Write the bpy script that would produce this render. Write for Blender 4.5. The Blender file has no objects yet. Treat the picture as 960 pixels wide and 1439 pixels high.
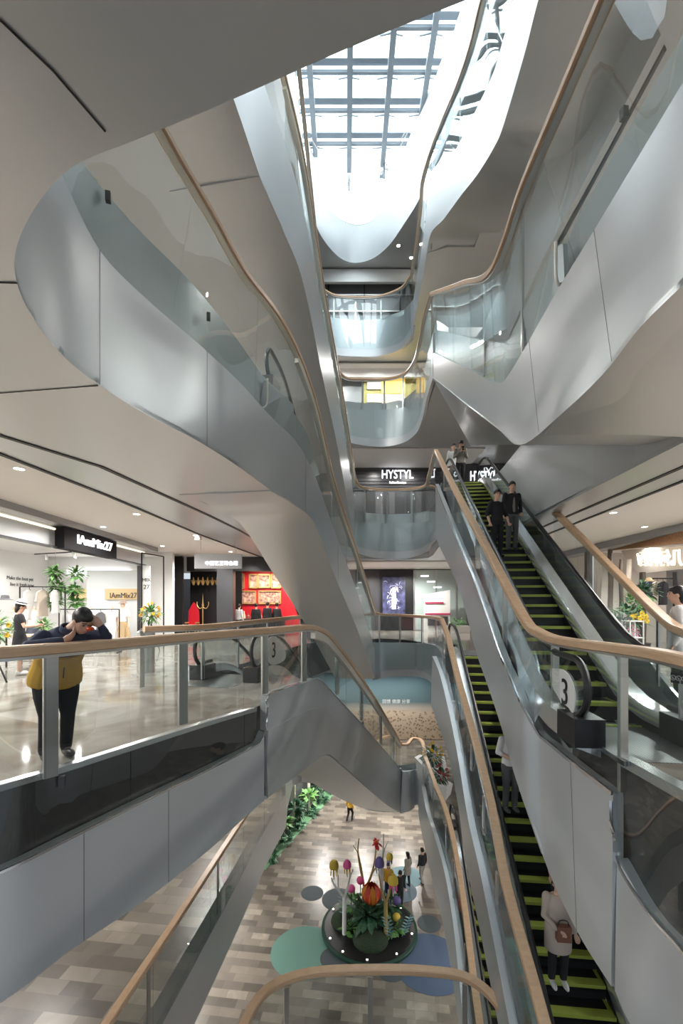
import bpy, bmesh, math, random
from mathutils import Vector, Matrix, geometry
R = random.Random(7)
SC = bpy.context.scene
COL = SC.collection
V = Vector
EYE, F, HX, HY = 1.6, 600.0, 480.0, 850.0     # eye height, focal length in pixels, horizon

def U(px, py, Y):                 # the place seen at a pixel, at distance Y
    return V(((px-HX)/F*Y, Y, EYE-(py-HY)/F*Y))
def Z(px, py, z):                 # ... at height z
    return U(px, py, F*(EYE-z)/(py-HY))
def S(px, py, a, b):              # ... on the incline z = a + b*Y
    k = (HY-py)/F
    return U(px, py, (EYE-a)/(b-k))

# ---------------------------------------------------------------- materials
def mat(name, col, rough=.5, metal=0., spec=.5, emit=None, estr=0., coat=0.):
    m = bpy.data.materials.new(name); m.use_nodes = True
    b = m.node_tree.nodes['Principled BSDF']
    b.inputs['Base Color'].default_value = (*col, 1)
    b.inputs['Roughness'].default_value = rough
    b.inputs['Metallic'].default_value = metal
    b.inputs['Specular IOR Level'].default_value = spec
    b.inputs['Coat Weight'].default_value = coat
    if emit:
        b.inputs['Emission Color'].default_value = (*emit, 1)
        b.inputs['Emission Strength'].default_value = estr
    return m
def nodes(m):
    return m.node_tree.nodes, m.node_tree.links, m.node_tree.nodes['Principled BSDF']
def noisy(m, c1, c2, scale=5, detail=4, bump=0., stretch=(1,1,1), rough=None):
    n, l, b = nodes(m)
    tc = n.new('ShaderNodeTexCoord'); mp = n.new('ShaderNodeMapping'); mp.inputs['Scale'].default_value = stretch
    t = n.new('ShaderNodeTexNoise'); t.inputs['Scale'].default_value = scale; t.inputs['Detail'].default_value = detail
    cr = n.new('ShaderNodeValToRGB'); cr.color_ramp.elements[0].position = .3; cr.color_ramp.elements[1].position = .7
    cr.color_ramp.elements[0].color = (*c1, 1); cr.color_ramp.elements[1].color = (*c2, 1)
    l.new(tc.outputs['Object'], mp.inputs['Vector']); l.new(mp.outputs['Vector'], t.inputs['Vector'])
    l.new(t.outputs['Fac'], cr.inputs['Fac']); l.new(cr.outputs['Color'], b.inputs['Base Color'])
    if bump:
        bp = n.new('ShaderNodeBump'); bp.inputs['Strength'].default_value = bump; bp.inputs['Distance'].default_value = .02
        l.new(t.outputs['Fac'], bp.inputs['Height']); l.new(bp.outputs['Normal'], b.inputs['Normal'])
    return m
def glass_mat(name, tint=(.93,.96,.96), ior=1.45, rough=0., refl=(1,1,1)):
    m = bpy.data.materials.new(name); m.use_nodes = True
    n, l = m.node_tree.nodes, m.node_tree.links
    n.remove(n['Principled BSDF'])
    fr = n.new('ShaderNodeFresnel'); fr.inputs['IOR'].default_value = ior
    tr = n.new('ShaderNodeBsdfTransparent'); tr.inputs['Color'].default_value = (*tint, 1)
    gl = n.new('ShaderNodeBsdfGlossy'); gl.inputs['Roughness'].default_value = rough; gl.inputs['Color'].default_value = (*refl, 1)
    mx = n.new('ShaderNodeMixShader')
    # the far face of a slab is seen from inside: use the same outside reflectance on both faces
    ge = n.new('ShaderNodeNewGeometry'); inv = n.new('ShaderNodeMath'); inv.operation = 'SUBTRACT'
    inv.inputs[0].default_value = 1.; l.new(ge.outputs['Backfacing'], inv.inputs[1])
    mu = n.new('ShaderNodeMath'); mu.operation = 'MULTIPLY'
    l.new(fr.outputs['Fac'], mu.inputs[0]); l.new(inv.outputs[0], mu.inputs[1])
    l.new(mu.outputs[0], mx.inputs['Fac']); l.new(tr.outputs[0], mx.inputs[1]); l.new(gl.outputs[0], mx.inputs[2])
    l.new(mx.outputs[0], n['Material Output'].inputs['Surface'])
    return m
M = {}
M['clad'] = mat('aluminium cladding', (.60,.625,.645), .34, .45)
M['soffit'] = mat('soffit panel', (.58,.60,.605), .30, .4)
M['white'] = mat('white paint', (.86,.86,.85), .5)
M['ceil'] = mat('ceiling paint', (.76,.74,.71), .6)
M['slot'] = mat('black slot', (.015,.012,.012), .6)
M['steel'] = mat('brushed steel', (.58,.57,.55), .3, .9)
M['brightsteel'] = mat('bright steel', (.82,.84,.86), .22, .85)
M['chrome'] = mat('polished steel edge', (.9,.92,.95), .12, .9)
M['cream'] = mat('cream rail channel', (.86,.82,.72), .35, .2)
M['black'] = mat('black enamel', (.012,.012,.013), .35)
M['rubber'] = mat('black rubber', (.018,.018,.02), .4)
M['darkpanel'] = mat('charcoal panel', (.045,.045,.05), .35)
M['greypanel'] = mat('grey panel', (.30,.31,.32), .4, .3)
M['beam'] = mat('skylight beam paint', (.25,.29,.33), .5)
M['slabedge'] = mat('slab lining', (.07,.07,.072), .18, .3)
M['wood'] = noisy(mat('oak handrail', (.6,.4,.25), .38), (.62,.40,.24), (.72,.50,.32), 3, 6, 0, (2,2,14))
M['darkwood'] = noisy(mat('dark timber', (.1,.08,.06), .6), (.06,.048,.04), (.14,.11,.085), 4, 6, .2, (6,6,.6))
M['redwood'] = noisy(mat('red brown timber', (.3,.14,.06), .6), (.20,.09,.04), (.36,.19,.09), 4, 6, .2, (1,6,6))
M['glass'] = glass_mat('clear glass', ior=1.65)
M['darkglass'] = glass_mat('balustrade glass', (.87,.89,.88), 1.65)
M['step'] = mat('ribbed step', (.03,.03,.032), .45, .5)
M['yellow'] = mat('yellow green step edge', (.36,.42,.07), .5)
M['red'] = mat('red lacquer', (.62,.015,.03), .4)
M['gold'] = mat('gilt frame', (.75,.52,.2), .35, .7)
M['skin'] = mat('skin', (.72,.45,.33), .5)
M['skin2'] = mat('mannequin skin', (.75,.55,.42), .45)
M['hair'] = mat('black hair', (.012,.010,.010), .42)
M['leaf'] = noisy(mat('leaf', (.1,.3,.08), .5), (.05,.16,.035), (.17,.36,.10), 9, 2)
M['leafdark'] = noisy(mat('dark leaf', (.03,.1,.04), .5), (.012,.05,.025), (.04,.13,.06), 9, 2)
M['lamp'] = mat('lit lamp', (1,1,1), .5, emit=(1,.86,.68), estr=22)
M['led'] = mat('lit white letters', (1,1,1), .5, emit=(.95,.97,1), estr=1.6)
M['ledwarm'] = mat('lit warm letters', (1,1,1), .5, emit=(1,.93,.78), estr=2.0)
M['navy'] = mat('navy cloth', (.035,.045,.085), .8)
M['mustard'] = mat('mustard cloth', (.66,.38,.04), .8)
M['blackcloth'] = mat('black cloth', (.016,.016,.02), .85)
M['greycloth'] = mat('grey cloth', (.12,.12,.125), .85)
M['whitecloth'] = mat('white cloth', (.78,.78,.78), .85)
M['beigecloth'] = mat('beige cloth', (.55,.47,.40), .85)
M['tweed'] = noisy(mat('tweed cloth', (.3,.28,.25), .9), (.2,.19,.17), (.36,.34,.31), 60, 2)
M['straw'] = mat('straw', (.62,.47,.28), .8)

def stone_floor(name, sx, sy, cols, rough, vein=0., seed=0):
    m = mat(name, cols[0], rough); n, l, b = nodes(m)
    tc = n.new('ShaderNodeTexCoord'); mp = n.new('ShaderNodeMapping'); mp.inputs['Rotation'].default_value = (0,0,.12+seed)
    br = n.new('ShaderNodeTexBrick'); br.offset = .37; br.inputs['Scale'].default_value = 1.
    br.inputs['Brick Width'].default_value = sx; br.inputs['Row Height'].default_value = sy
    br.inputs['Mortar Size'].default_value = .004; br.inputs['Bias'].default_value = 0.
    br.inputs['Color1'].default_value = (0,0,0,1); br.inputs['Color2'].default_value = (1,1,1,1); br.inputs['Mortar'].default_value = (.3,.3,.3,1)
    cr = n.new('ShaderNodeValToRGB'); cr.color_ramp.interpolation = 'LINEAR'
    e = cr.color_ramp.elements
    while len(e) < len(cols): e.new(.5)
    for i, c in enumerate(cols):
        e[i].position = i/(len(cols)-1); e[i].color = (*c, 1)
    nz = n.new('ShaderNodeTexNoise'); nz.inputs['Scale'].default_value = 1.1; nz.inputs['Detail'].default_value = 7; nz.inputs['Distortion'].default_value = 1.3
    mx = n.new('ShaderNodeMix'); mx.data_type = 'FLOAT'; mx.inputs[0].default_value = vein
    l.new(tc.outputs['Object'], mp.inputs['Vector']); l.new(mp.outputs['Vector'], br.inputs['Vector'])
    l.new(mp.outputs['Vector'], nz.inputs['Vector'])
    l.new(br.outputs['Color'], mx.inputs[2]); l.new(nz.outputs['Fac'], mx.inputs[3])
    l.new(mx.outputs[0], cr.inputs['Fac']); l.new(cr.outputs['Color'], b.inputs['Base Color'])
    return m
M['ground'] = stone_floor('mixed stone paving', 0.72, .33, [(.04,.034,.028),(.11,.095,.08),(.17,.148,.122),(.24,.21,.172),(.52,.465,.385)], .32, .38)
M['marble'] = stone_floor('polished marble', 1.2, 1.2, [(.09,.068,.05),(.24,.20,.165),(.50,.465,.425),(.58,.555,.525)], .06, .82, .3)
M['grate'] = mat('ribbed floor plate', (.3,.3,.3), .35, .7)
def ribs(m, scale, axis=0, lo=.25):
    n, l, b = nodes(m)
    tc = n.new('ShaderNodeTexCoord'); w = n.new('ShaderNodeTexWave'); w.inputs['Scale'].default_value = scale
    w.bands_direction = 'XYZ'[axis]
    c = b.inputs['Base Color'].default_value[:3]
    cr = n.new('ShaderNodeValToRGB'); cr.color_ramp.elements[0].color = (*[x*lo for x in c], 1); cr.color_ramp.elements[1].color = (*c, 1)
    l.new(tc.outputs['Object'], w.inputs['Vector']); l.new(w.outputs['Fac'], cr.inputs['Fac']); l.new(cr.outputs['Color'], b.inputs['Base Color'])
ribs(M['grate'], 9)

# ---------------------------------------------------------------- mesh builder
class MB:
    def __init__(s): s.v = []; s.f = []; s.m = []; s.mi = 0
    def add(s, vs, fs):
        o = len(s.v); s.v += [V(p) for p in vs]; s.f += [[i+o for i in f] for f in fs]; s.m += [s.mi]*len(fs); return s
    def box(s, c, d, rz=0., mtx=None):
        x, y, z = d[0]/2, d[1]/2, d[2]/2
        q = mtx or Matrix.Rotation(rz, 3, 'Z')
        vs = [V(c)+q@V((a*x,b*y,e*z)) for e in (-1,1) for a,b in ((-1,-1),(1,-1),(1,1),(-1,1))]
        return s.add(vs, [(3,2,1,0),(4,5,6,7),(0,1,5,4),(1,2,6,5),(2,3,7,6),(3,0,4,7)])
    def bar(s, a, b, w, h=None, up=(0,0,1)):     # rectangular bar from a to b
        a, b = V(a), V(b); d = (b-a); L = d.length
        if L < 1e-6: return s
        d /= L; u = V(up)
        if abs(d.dot(u)) > .98: u = V((0,1,0)) if abs(d.y) < .9 else V((1,0,0))
        x = d.cross(u).normalized(); z = x.cross(d)
        return s.box((a+b)/2, (w, L, h or w), mtx=Matrix((x, d, z)).transposed())
    def loft(s, rows, close=False, caps=False):
        n = len(rows[0]); o = len(s.v)
        for r in rows: s.v += [V(p) for p in r]
        k = 0
        for i in range(len(rows)-1):
            for j in range(n if close else n-1):
                a, b = o+i*n+j, o+i*n+(j+1)%n
                s.f.append([a, b, b+n, a+n]); k += 1
        if caps and close:
            s.f.append([o+j for j in range(n)][::-1]); s.f.append([o+(len(rows)-1)*n+j for j in range(n)]); k += 2
        s.m += [s.mi]*k; return s
    def tube(s, path, r, n=8, caps=True):
        path = [V(p) for p in path]; rows = []
        rr = r if isinstance(r, (list, tuple)) else [r]*len(path)
        x = None
        for i, p in enumerate(path):
            d = (path[min(i+1, len(path)-1)]-path[max(i-1, 0)]).normalized()
            if x is None:
                u = V((0,0,1)) if abs(d.z) < .9 else V((1,0,0)); x = d.cross(u).normalized()
            x = (x-d*x.dot(d)).normalized(); y = d.cross(x)
            rows.append([p+(x*math.cos(a)+y*math.sin(a))*rr[i] for a in [2*math.pi*k/n for k in range(n)]])
        return s.loft(rows, True, caps)
    def sweep(s, path, prof, side=None):         # profile (across, up) swept, kept upright
        path = [V(p) for p in path]; rows = []
        for i, p in enumerate(path):
            d = (path[min(i+1, len(path)-1)]-path[max(i-1, 0)]).normalized()
            x = d.cross(V((0,0,1)))
            x = V((1,0,0)) if x.length < 1e-4 else x.normalized()
            up = x.cross(d)
            rows.append([p+x*a+up*b for a, b in prof])
        return s.loft(rows, True, True)
    def lathe(s, prof, c=(0,0,0), n=20, sq=(1,1)):
        c = V(c); rows = [[c+V((r*math.cos(a)*sq[0], r*math.sin(a)*sq[1], z)) for a in [2*math.pi*k/n for k in range(n)]] for r, z in prof]
        return s.loft(rows, True, True)
    def ball(s, c, r, n=12, sc=(1,1,1), rot=None):
        c = V(c); q = rot or Matrix.Identity(3); rows = []
        for i in range(1, n//2+0):
            t = math.pi*i/(n//2)
            rows.append([c+q@V((r*sc[0]*math.sin(t)*math.cos(a), r*sc[1]*math.sin(t)*math.sin(a), -r*sc[2]*math.cos(t))) for a in [2*math.pi*k/n for k in range(n)]])
        o = len(s.v); s.loft(rows, True)
        s.v += [c+q@V((0,0,-r*sc[2])), c+q@V((0,0,r*sc[2]))]; b, t = len(s.v)-2, len(s.v)-1
        L = o+(len(rows)-1)*n
        for k in range(n):
            s.f.append([o+(k+1)%n, o+k, b]); s.f.append([L+k, L+(k+1)%n, t]); s.m += [s.mi]*2
        return s
    def prism(s, poly, z0, z1):                   # vertical prism over (x, y) polygon
        n = len(poly); vs = [(x,y,z0) for x,y in poly]+[(x,y,z1) for x,y in poly]
        return s.add(vs, [list(range(n))[::-1], list(range(n,2*n))]+[[i,(i+1)%n,(i+1)%n+n,i+n] for i in range(n)])
    def extrude(s, pts, off):                     # flat polygon (3-D points) extruded along off
        n = len(pts); off = V(off); vs = [V(p) for p in pts]+[V(p)+off for p in pts]
        return s.add(vs, [list(range(n))[::-1], list(range(n,2*n))]+[[i,(i+1)%n,(i+1)%n+n,i+n] for i in range(n)])
    def build(s, name, material, parent=None, smooth=35, origin=None):
        me = bpy.data.meshes.new(name)
        o0 = V(origin) if origin is not None else (parent_loc(parent) if parent else V((0,0,0)))
        me.from_pydata([tuple(p-o0) for p in s.v], [], s.f)
        for m in (material if isinstance(material, (list, tuple)) else [material]): me.materials.append(M[m] if isinstance(m, str) else m)
        bm = bmesh.new(); bm.from_mesh(me)
        for i, f in enumerate(bm.faces): f.material_index = s.m[i] if i < len(s.m) else 0
        bmesh.ops.recalc_face_normals(bm, faces=bm.faces)
        if smooth:
            for f in bm.faces: f.smooth = True
            lim = math.radians(smooth)
            for e in bm.edges: e.smooth = len(e.link_faces) == 2 and e.calc_face_angle(9) < lim
        bm.to_mesh(me); bm.free()
        ob = bpy.data.objects.new(name, me); COL.objects.link(ob)
        if parent: ob.parent = parent
        elif origin is not None: ob.location = o0
        return ob
def parent_loc(p):
    q = V((0,0,0))
    while p: q += p.location; p = p.parent
    return q
def tag(o, label, cat, group=None):
    o['label'] = label; o['category'] = cat
    if group: o['group'] = group
    return o
def thing(name, loc, label, cat, group=None):
    o = bpy.data.objects.new(name, None); COL.objects.link(o); o.location = loc; o.empty_display_size = .2
    return tag(o, label, cat, group)
def struct(o):
    o['kind'] = 'structure'; return o
def copy_tree(o, loc=None, rz=None, sc=None, label=None, group=None):
    c = o.copy(); COL.objects.link(c)
    if loc is not None: c.location = loc
    if rz is not None: c.rotation_euler = (0,0,rz)
    if sc is not None: c.scale = (sc,sc,sc) if not isinstance(sc, tuple) else sc
    if label: c['label'] = label
    if group: c['group'] = group
    for ch in list(o.children):
        d = ch.copy(); COL.objects.link(d); d.parent = c
        for g in list(ch.children):
            e = g.copy(); COL.objects.link(e); e.parent = d
    return c

def cr(pts, n=6):                                  # centripetal Catmull-Rom through the points
    P = [V(p) for p in pts]
    if len(P) < 3: return [P[0].lerp(P[-1], i/n) for i in range(n+1)]
    P = [P[0]*2-P[1]]+P+[P[-1]*2-P[-2]]; out = []
    for i in range(1, len(P)-2):
        p0, p1, p2, p3 = P[i-1:i+3]
        t0 = 0; t1 = t0+max((p1-p0).length, 1e-5)**.5; t2 = t1+max((p2-p1).length, 1e-5)**.5; t3 = t2+max((p3-p2).length, 1e-5)**.5
        for k in range(n):
            t = t1+(t2-t1)*k/n
            a1 = p0*((t1-t)/(t1-t0))+p1*((t-t0)/(t1-t0)); a2 = p1*((t2-t)/(t2-t1))+p2*((t-t1)/(t2-t1)); a3 = p2*((t3-t)/(t3-t2))+p3*((t-t2)/(t3-t2))
            b1 = a1*((t2-t)/(t2-t0))+a2*((t-t0)/(t2-t0)); b2 = a2*((t3-t)/(t3-t1))+a3*((t-t1)/(t3-t1))
            out.append(b1*((t2-t)/(t2-t1))+b2*((t-t1)/(t2-t1)))
    out.append(P[-2].copy()); return out
def offset(path, d):                               # shift a path sideways (positive = to the right of travel)
    out = []
    for i, p in enumerate(path):
        t = path[min(i+1, len(path)-1)]-path[max(i-1, 0)]; t = V((t.x, t.y, 0))
        t = V((0,1,0)) if t.length < 1e-6 else t.normalized()
        out.append(p+V((t.y, -t.x, 0))*d)
    return out

# ---------------------------------------------------------------- camera, world
cam = bpy.data.cameras.new('camera'); co = bpy.data.objects.new('camera', cam); COL.objects.link(co)
co.location = (0,0,EYE); co.rotation_euler = (math.radians(90),0,0)
cam.sensor_fit = 'HORIZONTAL'; cam.sensor_width = 36; cam.lens = 36*F/960
cam.shift_x = 0; cam.shift_y = (HY-719.5)/960; cam.clip_start = .05; cam.clip_end = 300
SC.camera = co
SC.view_settings.view_transform = 'Standard'; SC.view_settings.look = 'None'; SC.view_settings.gamma = 1; SC.view_settings.use_curve_mapping = False
SC.view_settings.exposure = .38
SC.cycles.max_bounces = 10; SC.cycles.transparent_max_bounces = 28; SC.cycles.glossy_bounces = 4; SC.cycles.diffuse_bounces = 4
SC.cycles.caustics_reflective = False; SC.cycles.caustics_refractive = False; SC.cycles.sample_clamp_indirect = 4
SC.cycles.use_denoising = True
try: SC.cycles.denoiser = 'OPENIMAGEDENOISE'
except Exception: pass
w = bpy.data.worlds.new('sky'); SC.world = w; w.use_nodes = True
n, l = w.node_tree.nodes, w.node_tree.links
tc = n.new('ShaderNodeTexCoord'); sp = n.new('ShaderNodeSeparateXYZ'); rp = n.new('ShaderNodeValToRGB')
rp.color_ramp.elements[0].position = .0; rp.color_ramp.elements[0].color = (.34,.385,.44,1)
rp.color_ramp.elements[1].position = .75; rp.color_ramp.elements[1].color = (2.3,2.45,2.6,1)
l.new(tc.outputs['Generated'], sp.inputs[0]); l.new(sp.outputs['Z'], rp.inputs['Fac']); l.new(rp.outputs['Color'], n['Background'].inputs['Color'])
n['Background'].inputs['Strength'].default_value = 1.

def area(name, loc, size, power, col=(1,1,1), rot=(0,0,0)):
    d = bpy.data.lights.new(name, 'AREA'); d.shape = 'RECTANGLE'; d.size, d.size_y = size; d.energy = power; d.color = col
    o = bpy.data.objects.new(name, d); COL.objects.link(o); o.location = loc; o.rotation_euler = rot; return o
# ---------------------------------------------------------------- building pieces
TRIM = [0]
def trim(mb, m, **k):
    TRIM[0] += 1
    return struct(mb.build('trim_%d' % TRIM[0], m, **k))
def ribbon(T, C, m='clad', th=.12, side=1, n=6, raw=False):
    """upright band between an upper and a lower line, with thickness towards the slab"""
    T = T if raw else cr(T, n); C = C if raw else cr(C, n)
    Ti, Ci = offset(T, th*side), offset(C, th*side)
    mb = MB(); mb.loft([C, T, Ti, Ci, C]); mb.add([T[0], C[0], Ci[0], Ti[0]], [(0,1,2,3)]); mb.add([T[-1], C[-1], Ci[-1], Ti[-1]], [(0,1,2,3)])
    return trim(mb, m)
def surface(rows, m, th=.05, n=6):
    rows = [cr(r, n) for r in rows]; mb = MB(); mb.loft(rows)
    o = trim(mb, m); md = o.modifiers.new('thickness', 'SOLIDIFY'); md.thickness = th; md.offset = 0
    return o
def plate(name, outer, holes, z0, z1, m, edge=None):
    """horizontal slab with openings"""
    loops = [[V((x,y,0)) for x,y in q] for q in [outer]+holes]
    flat = [p for q in loops for p in q]; tri = geometry.tessellate_polygon(loops); mb = MB()
    mb.add([(p.x,p.y,z1) for p in flat], [tuple(t) for t in tri]); mb.add([(p.x,p.y,z0) for p in flat], [tuple(t)[::-1] for t in tri])
    if edge: mb.mi = 1
    for q in loops:
        k = len(q)
        mb.add([(p.x,p.y,z0) for p in q]+[(p.x,p.y,z1) for p in q], [(i,(i+1)%k,(i+1)%k+k,i+k) for i in range(k)])
    return struct(mb.build(name, [m, edge] if edge else m, smooth=0))
RAILP = [(-.075,-.045),(-.075,.03),(-.06,.045),(.06,.045),(.075,.03),(.075,-.045),(.06,-.055),(-.06,-.055)]
CHANP = [(-.04,-.085),(-.04,-.05),(.04,-.05),(.04,-.085)]
DEEPP = [(-.05,-.21),(-.05,-.05),(.05,-.05),(.05,-.21)]
def guard(rail, base, posts, label, cat='railing', group=None, pane=2., gm='glass', n=6, lean=0., post_in=.1, rails=True, chan='cream', side=1, posty=None, trimline=None, edge=None, deep=False):
    A, B = cr(rail, n), cr(base, n)
    root = thing('glass_balustrade', (A[0].x, A[0].y, B[0].z), label, cat, group)
    if rails:
        MB().sweep(A, RAILP).build('handrail', 'wood', root)
        MB().sweep(A, CHANP).build('rail_channel', chan, root)
        if deep:
            q = [p for i, p in enumerate(A) if abs((A[min(i+1,len(A)-1)]-A[max(i-1,0)]).normalized().z) > .12]
            if len(q) > 2: MB().sweep(q, DEEPP).build('rail_light_strip', 'cream', root)
    i = 0
    while i < len(A)-1:
        j, L = i+1, (A[i+1]-A[i]).length
        while j < len(A)-1 and L < pane: L += (A[j+1]-A[j]).length; j += 1
        a, b = [p-V((0,0,.05)) for p in A[i:j+1]], B[i:j+1]
        if j < len(A)-1:
            e = (a[-1]-a[-2]); f = (b[-1]-b[-2])
            if e.length > .03: a = a[:-1]+[a[-1]-e.normalized()*.012]; 
            if f.length > .03: b = b[:-1]+[b[-1]-f.normalized()*.012]
        a2, b2 = offset(a, .02*side), offset(b, .02*side)
        mb = MB(); mb.loft([b, a, a2, b2, b]); mb.add([a[0],b[0],b2[0],a2[0]], [(0,1,2,3)]); mb.add([a[-1],b[-1],b2[-1],a2[-1]], [(0,1,2,3)])
        mb.build('glass_pane', gm, root); i = j
    AI = offset(A, post_in*side)
    for t in posts:
        k = min(int(round(t*n)), len(A)-1); p = AI[k]; d = A[min(k+1,len(A)-1)]-A[max(k-1,0)]; rz = math.atan2(d.y, d.x)
        zb = (posty if posty is not None else B[k].z); 
        mb = MB(); mb.box((p.x, p.y, (p.z-.05+zb)/2), (.085,.03,p.z-.05-zb), rz); mb.build('post', 'steel', root)
    if edge: MB().sweep(offset(B, -.012*side), [(-.012,-.025),(-.012,.02),(.012,.02),(.012,-.025)]).build('base_trim', edge, root)
    return root, A, B
def xy(ps): return [(p.x, p.y) for p in ps]
def up(ps, dz, fx=None): return [V((p.x+(fx(p.y) if fx else 0), p.y, p.z+dz)) for p in ps]
def lerpt(tab):
    def f(y):
        if y <= tab[0][0]: return tab[0][1]
        for (a, u), (b, v) in zip(tab, tab[1:]):
            if y <= b: return u+(v-u)*(y-a)/(b-a)
        return tab[-1][1]
    return f

# ================================================================= LEFT, floor four down to floor three
CL = [(620,10),(480,68),(330,135),(200,190),(100,233),(50,288),(22,352),(25,400),(50,450),(90,500),(140,540),(200,578),(280,620),(335,655),(380,688)]
C4u = [Z(x, y, 3.8) for x, y in CL]
gz = [5.3,5.3,5.3,5.3,5.35,5.4,5.4,5.4,5.4,5.36,5.14,5.12,5.1,5.15,5.2]
G4u = [V((p.x, p.y, z)) for p, z in zip(C4u, gz)]
inc = [(418,9.43,623,711),(440,10.4,663,731),(470,12.95,745,807),(500,15.7,827,878),(527,19.8,912,953)]
C4 = C4u+[U(x, c, Y) for x, Y, g, c in inc]; G4 = G4u+[U(x, g, Y) for x, Y, g, c in inc]
ribbon(G4, C4, side=-1)
# guard: rail points measured, one per column
R4 = [V((p.x, p.y, 7.15)) for p in C4u[:10]]+[Z(205,145,7.15), Z(250,225,7.15), Z(295,300,7.15), Z(340,380,7.15), Z(385,438,7.15)]+[V((U(418,497,9.43).x, 9.43, 7.12))]+[U(440,560,10.4), U(470,685,12.95), U(500,775,15.7), U(527,860,19.8)]
gL4, A_, B_ = guard(R4, up(G4,0), [17.0,17.6,18.2,18.8], 'oak topped glass railing sweeping along the upper left balcony and down its escalator', pane=1.9, side=-1, post_in=.08, deep=True)
# upper inner cladding strip behind the glass and its hooked end trim
Jt = [U(379,534,8.1), U(400,560,8.9), U(420,585,9.7), U(436,612,10.45), U(458,690,11.9)]
Jb = [U(372,580,8.0), U(398,606,8.9), U(420,628,9.6), U(437,652,10.3), U(458,720,11.9)]
ribbon(offset(Jt,-.06), offset(Jb,-.06), th=.06, side=-1)
trim(MB().tube(cr([U(376,532,8.0), U(375.5,560,8.0), U(373,571,7.98), U(366,573,7.95)], 5), .018, 8), 'cream')
# soffit of the escalator
def soffit(Cl, width, drop, m='soffit'):
    A = Cl; B = [V((p.x+width, p.y+.3, p.z+drop)) for p in A]
    return surface([A, [a.lerp(b, .5) for a, b in zip(A, B)], B], m)
knee = [U(380,688,8.15), U(404,702,9.0)]
SC4 = knee+C4[-5:]
surface([SC4, [p+V((-1.0,.15,-.02)) for p in SC4], [p+V((-1.85,.3,0)) for p in SC4]], 'soffit')
e = C4[-1]; trim(MB().add([e, e+V((-1.85,.3,0)), e+V((-1.85,.3,1.3)), e+V((0,0,1.3))], [(0,1,2,3)]), 'soffit')
surface([[p+V((-1.85,.3,0)) for p in SC4], [p+V((-1.85,.3,1.3)) for p in SC4]], 'clad')

# LEFT, floor five down to floor four: same piece one storey up
fx5 = lerpt([(6,-.1),(9.4,-.27),(12.95,-.354),(15.7,-.56),(19.8,-.92)])
C5 = up(C4[9:],6,fx5); G5 = up(G4[9:],6.35,fx5)
G5 = [V((g.x, g.y, g.z+.25)) for g in G5]
ribbon(G5, C5, side=-1)
R5 = up(R4[9:],6,fx5); R5 = R5[:1]+R5[1:]
guard([V((fx5(p.y)+q.x, q.y, p.z+6)) for p, q in zip(R4[9:], R4[9:])], G5, [7.0,7.8,8.6,9.4], 'second oak topped glass railing descending behind the upper left balcony', side=-1, pane=1.9, deep=True)
SC5 = up(SC4,6,fx5)
surface([SC5, [p+V((-1.0,.15,-.02)) for p in SC5], [p+V((-1.85,.3,0)) for p in SC5]], 'soffit')
e = C5[-1]; trim(MB().add([e, e+V((-1.85,.3,0)), e+V((-1.85,.3,1.3)), e+V((0,0,1.3))], [(0,1,2,3)]), 'soffit')
surface([[p+V((-1.85,.3,0)) for p in SC5], [p+V((-1.85,.3,1.3)) for p in SC5]], 'clad')
# floor six left edge, level
L6 = [V((-1.55,9,18)), V((-1.42,13,18)), V((-1.3,17.4,18)), V((-1.22,20,18)), V((-1.05,23.6,18))]
ribbon(up(L6,-.2), up(L6,-2.2), side=-1)
guard(up(L6,1.15), up(L6,-.2), [1,2,3], 'topmost left glass railing running level towards the skylight end', side=-1, chan='steel')

# ================================================================= LEFT, floor three down to floor two
L3c = [(0,3.68,1225,1410),(100,4.15,1176,1335),(200,4.82,1126,1268),(300,5.75,1077,1189),(350,6.33,1052,1143)]
G3a = [U(x,g,Y) for x,Y,g,c in L3c]+[U(364,1044,6.5), U(371.5,1028,6.6)]
C3a = [U(x,c,Y) for x,Y,g,c in L3c]+[U(364,1131,6.5), U(371.5,1125,6.6)]
pre = [V((-6.5,1.2,0)), V((-4.6,2.6,0))]
G3a = [V((p.x,p.y,-1.0)) for p in pre]+G3a; C3a = [V((p.x,p.y,-2.2)) for p in pre]+C3a
ribbon(G3a, C3a, side=-1)
L3d = [(375,6.7,978,1027,1121),(400,7.25,967,1014,1101),(430,8.1,957.5,999,1078),(445,8.8,953,996,1066),(460,9.6,965,1001,1060),(480,10.6,987,1022,1075),(520,13.58,1031,1068,1110),(545,16.65,1060,1091,1131),(563,19.96,1082,1113,1142)]
G3b = [U(x,g,Y) for x,Y,g,c,d in L3d]; C3b = [U(x,c,Y) for x,Y,g,c,d in L3d]; D3b = [U(x,d,Y) for x,Y,g,c,d in L3d]
ribbon(G3b, C3b, side=-1)
D3 = [D3b[0]]+[p+V((-.25,.1,0)) for p in D3b[1:]]
surface([C3b, [a.lerp(b,.5)+V((-.02,0,0)) for a,b in zip(C3b,D3b)], D3b], 'soffit')
surface([D3b, [p+V((-1.0,.15,.05)) for p in D3b], [p+V((-1.9,.3,.15)) for p in D3b]], 'soffit')
e = D3b[-1]; trim(MB().add([e, e+V((-1.9,.3,.1)), e+V((-1.9,.3,1.9)), G3b[-1]], [(0,1,2,3)]), 'soffit')
R3l = [V((-6.5,1.2,1.15)), V((-4.6,2.6,1.15))]+[U(x,y,Y) for x,y,Y in [(0,916,3.68),(100,908.5,4.15),(200,900,4.82),(300,891.5,5.75),(350,887.5,6.33),(364,886.4,6.5),(371.5,885.8,6.6)]]
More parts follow.
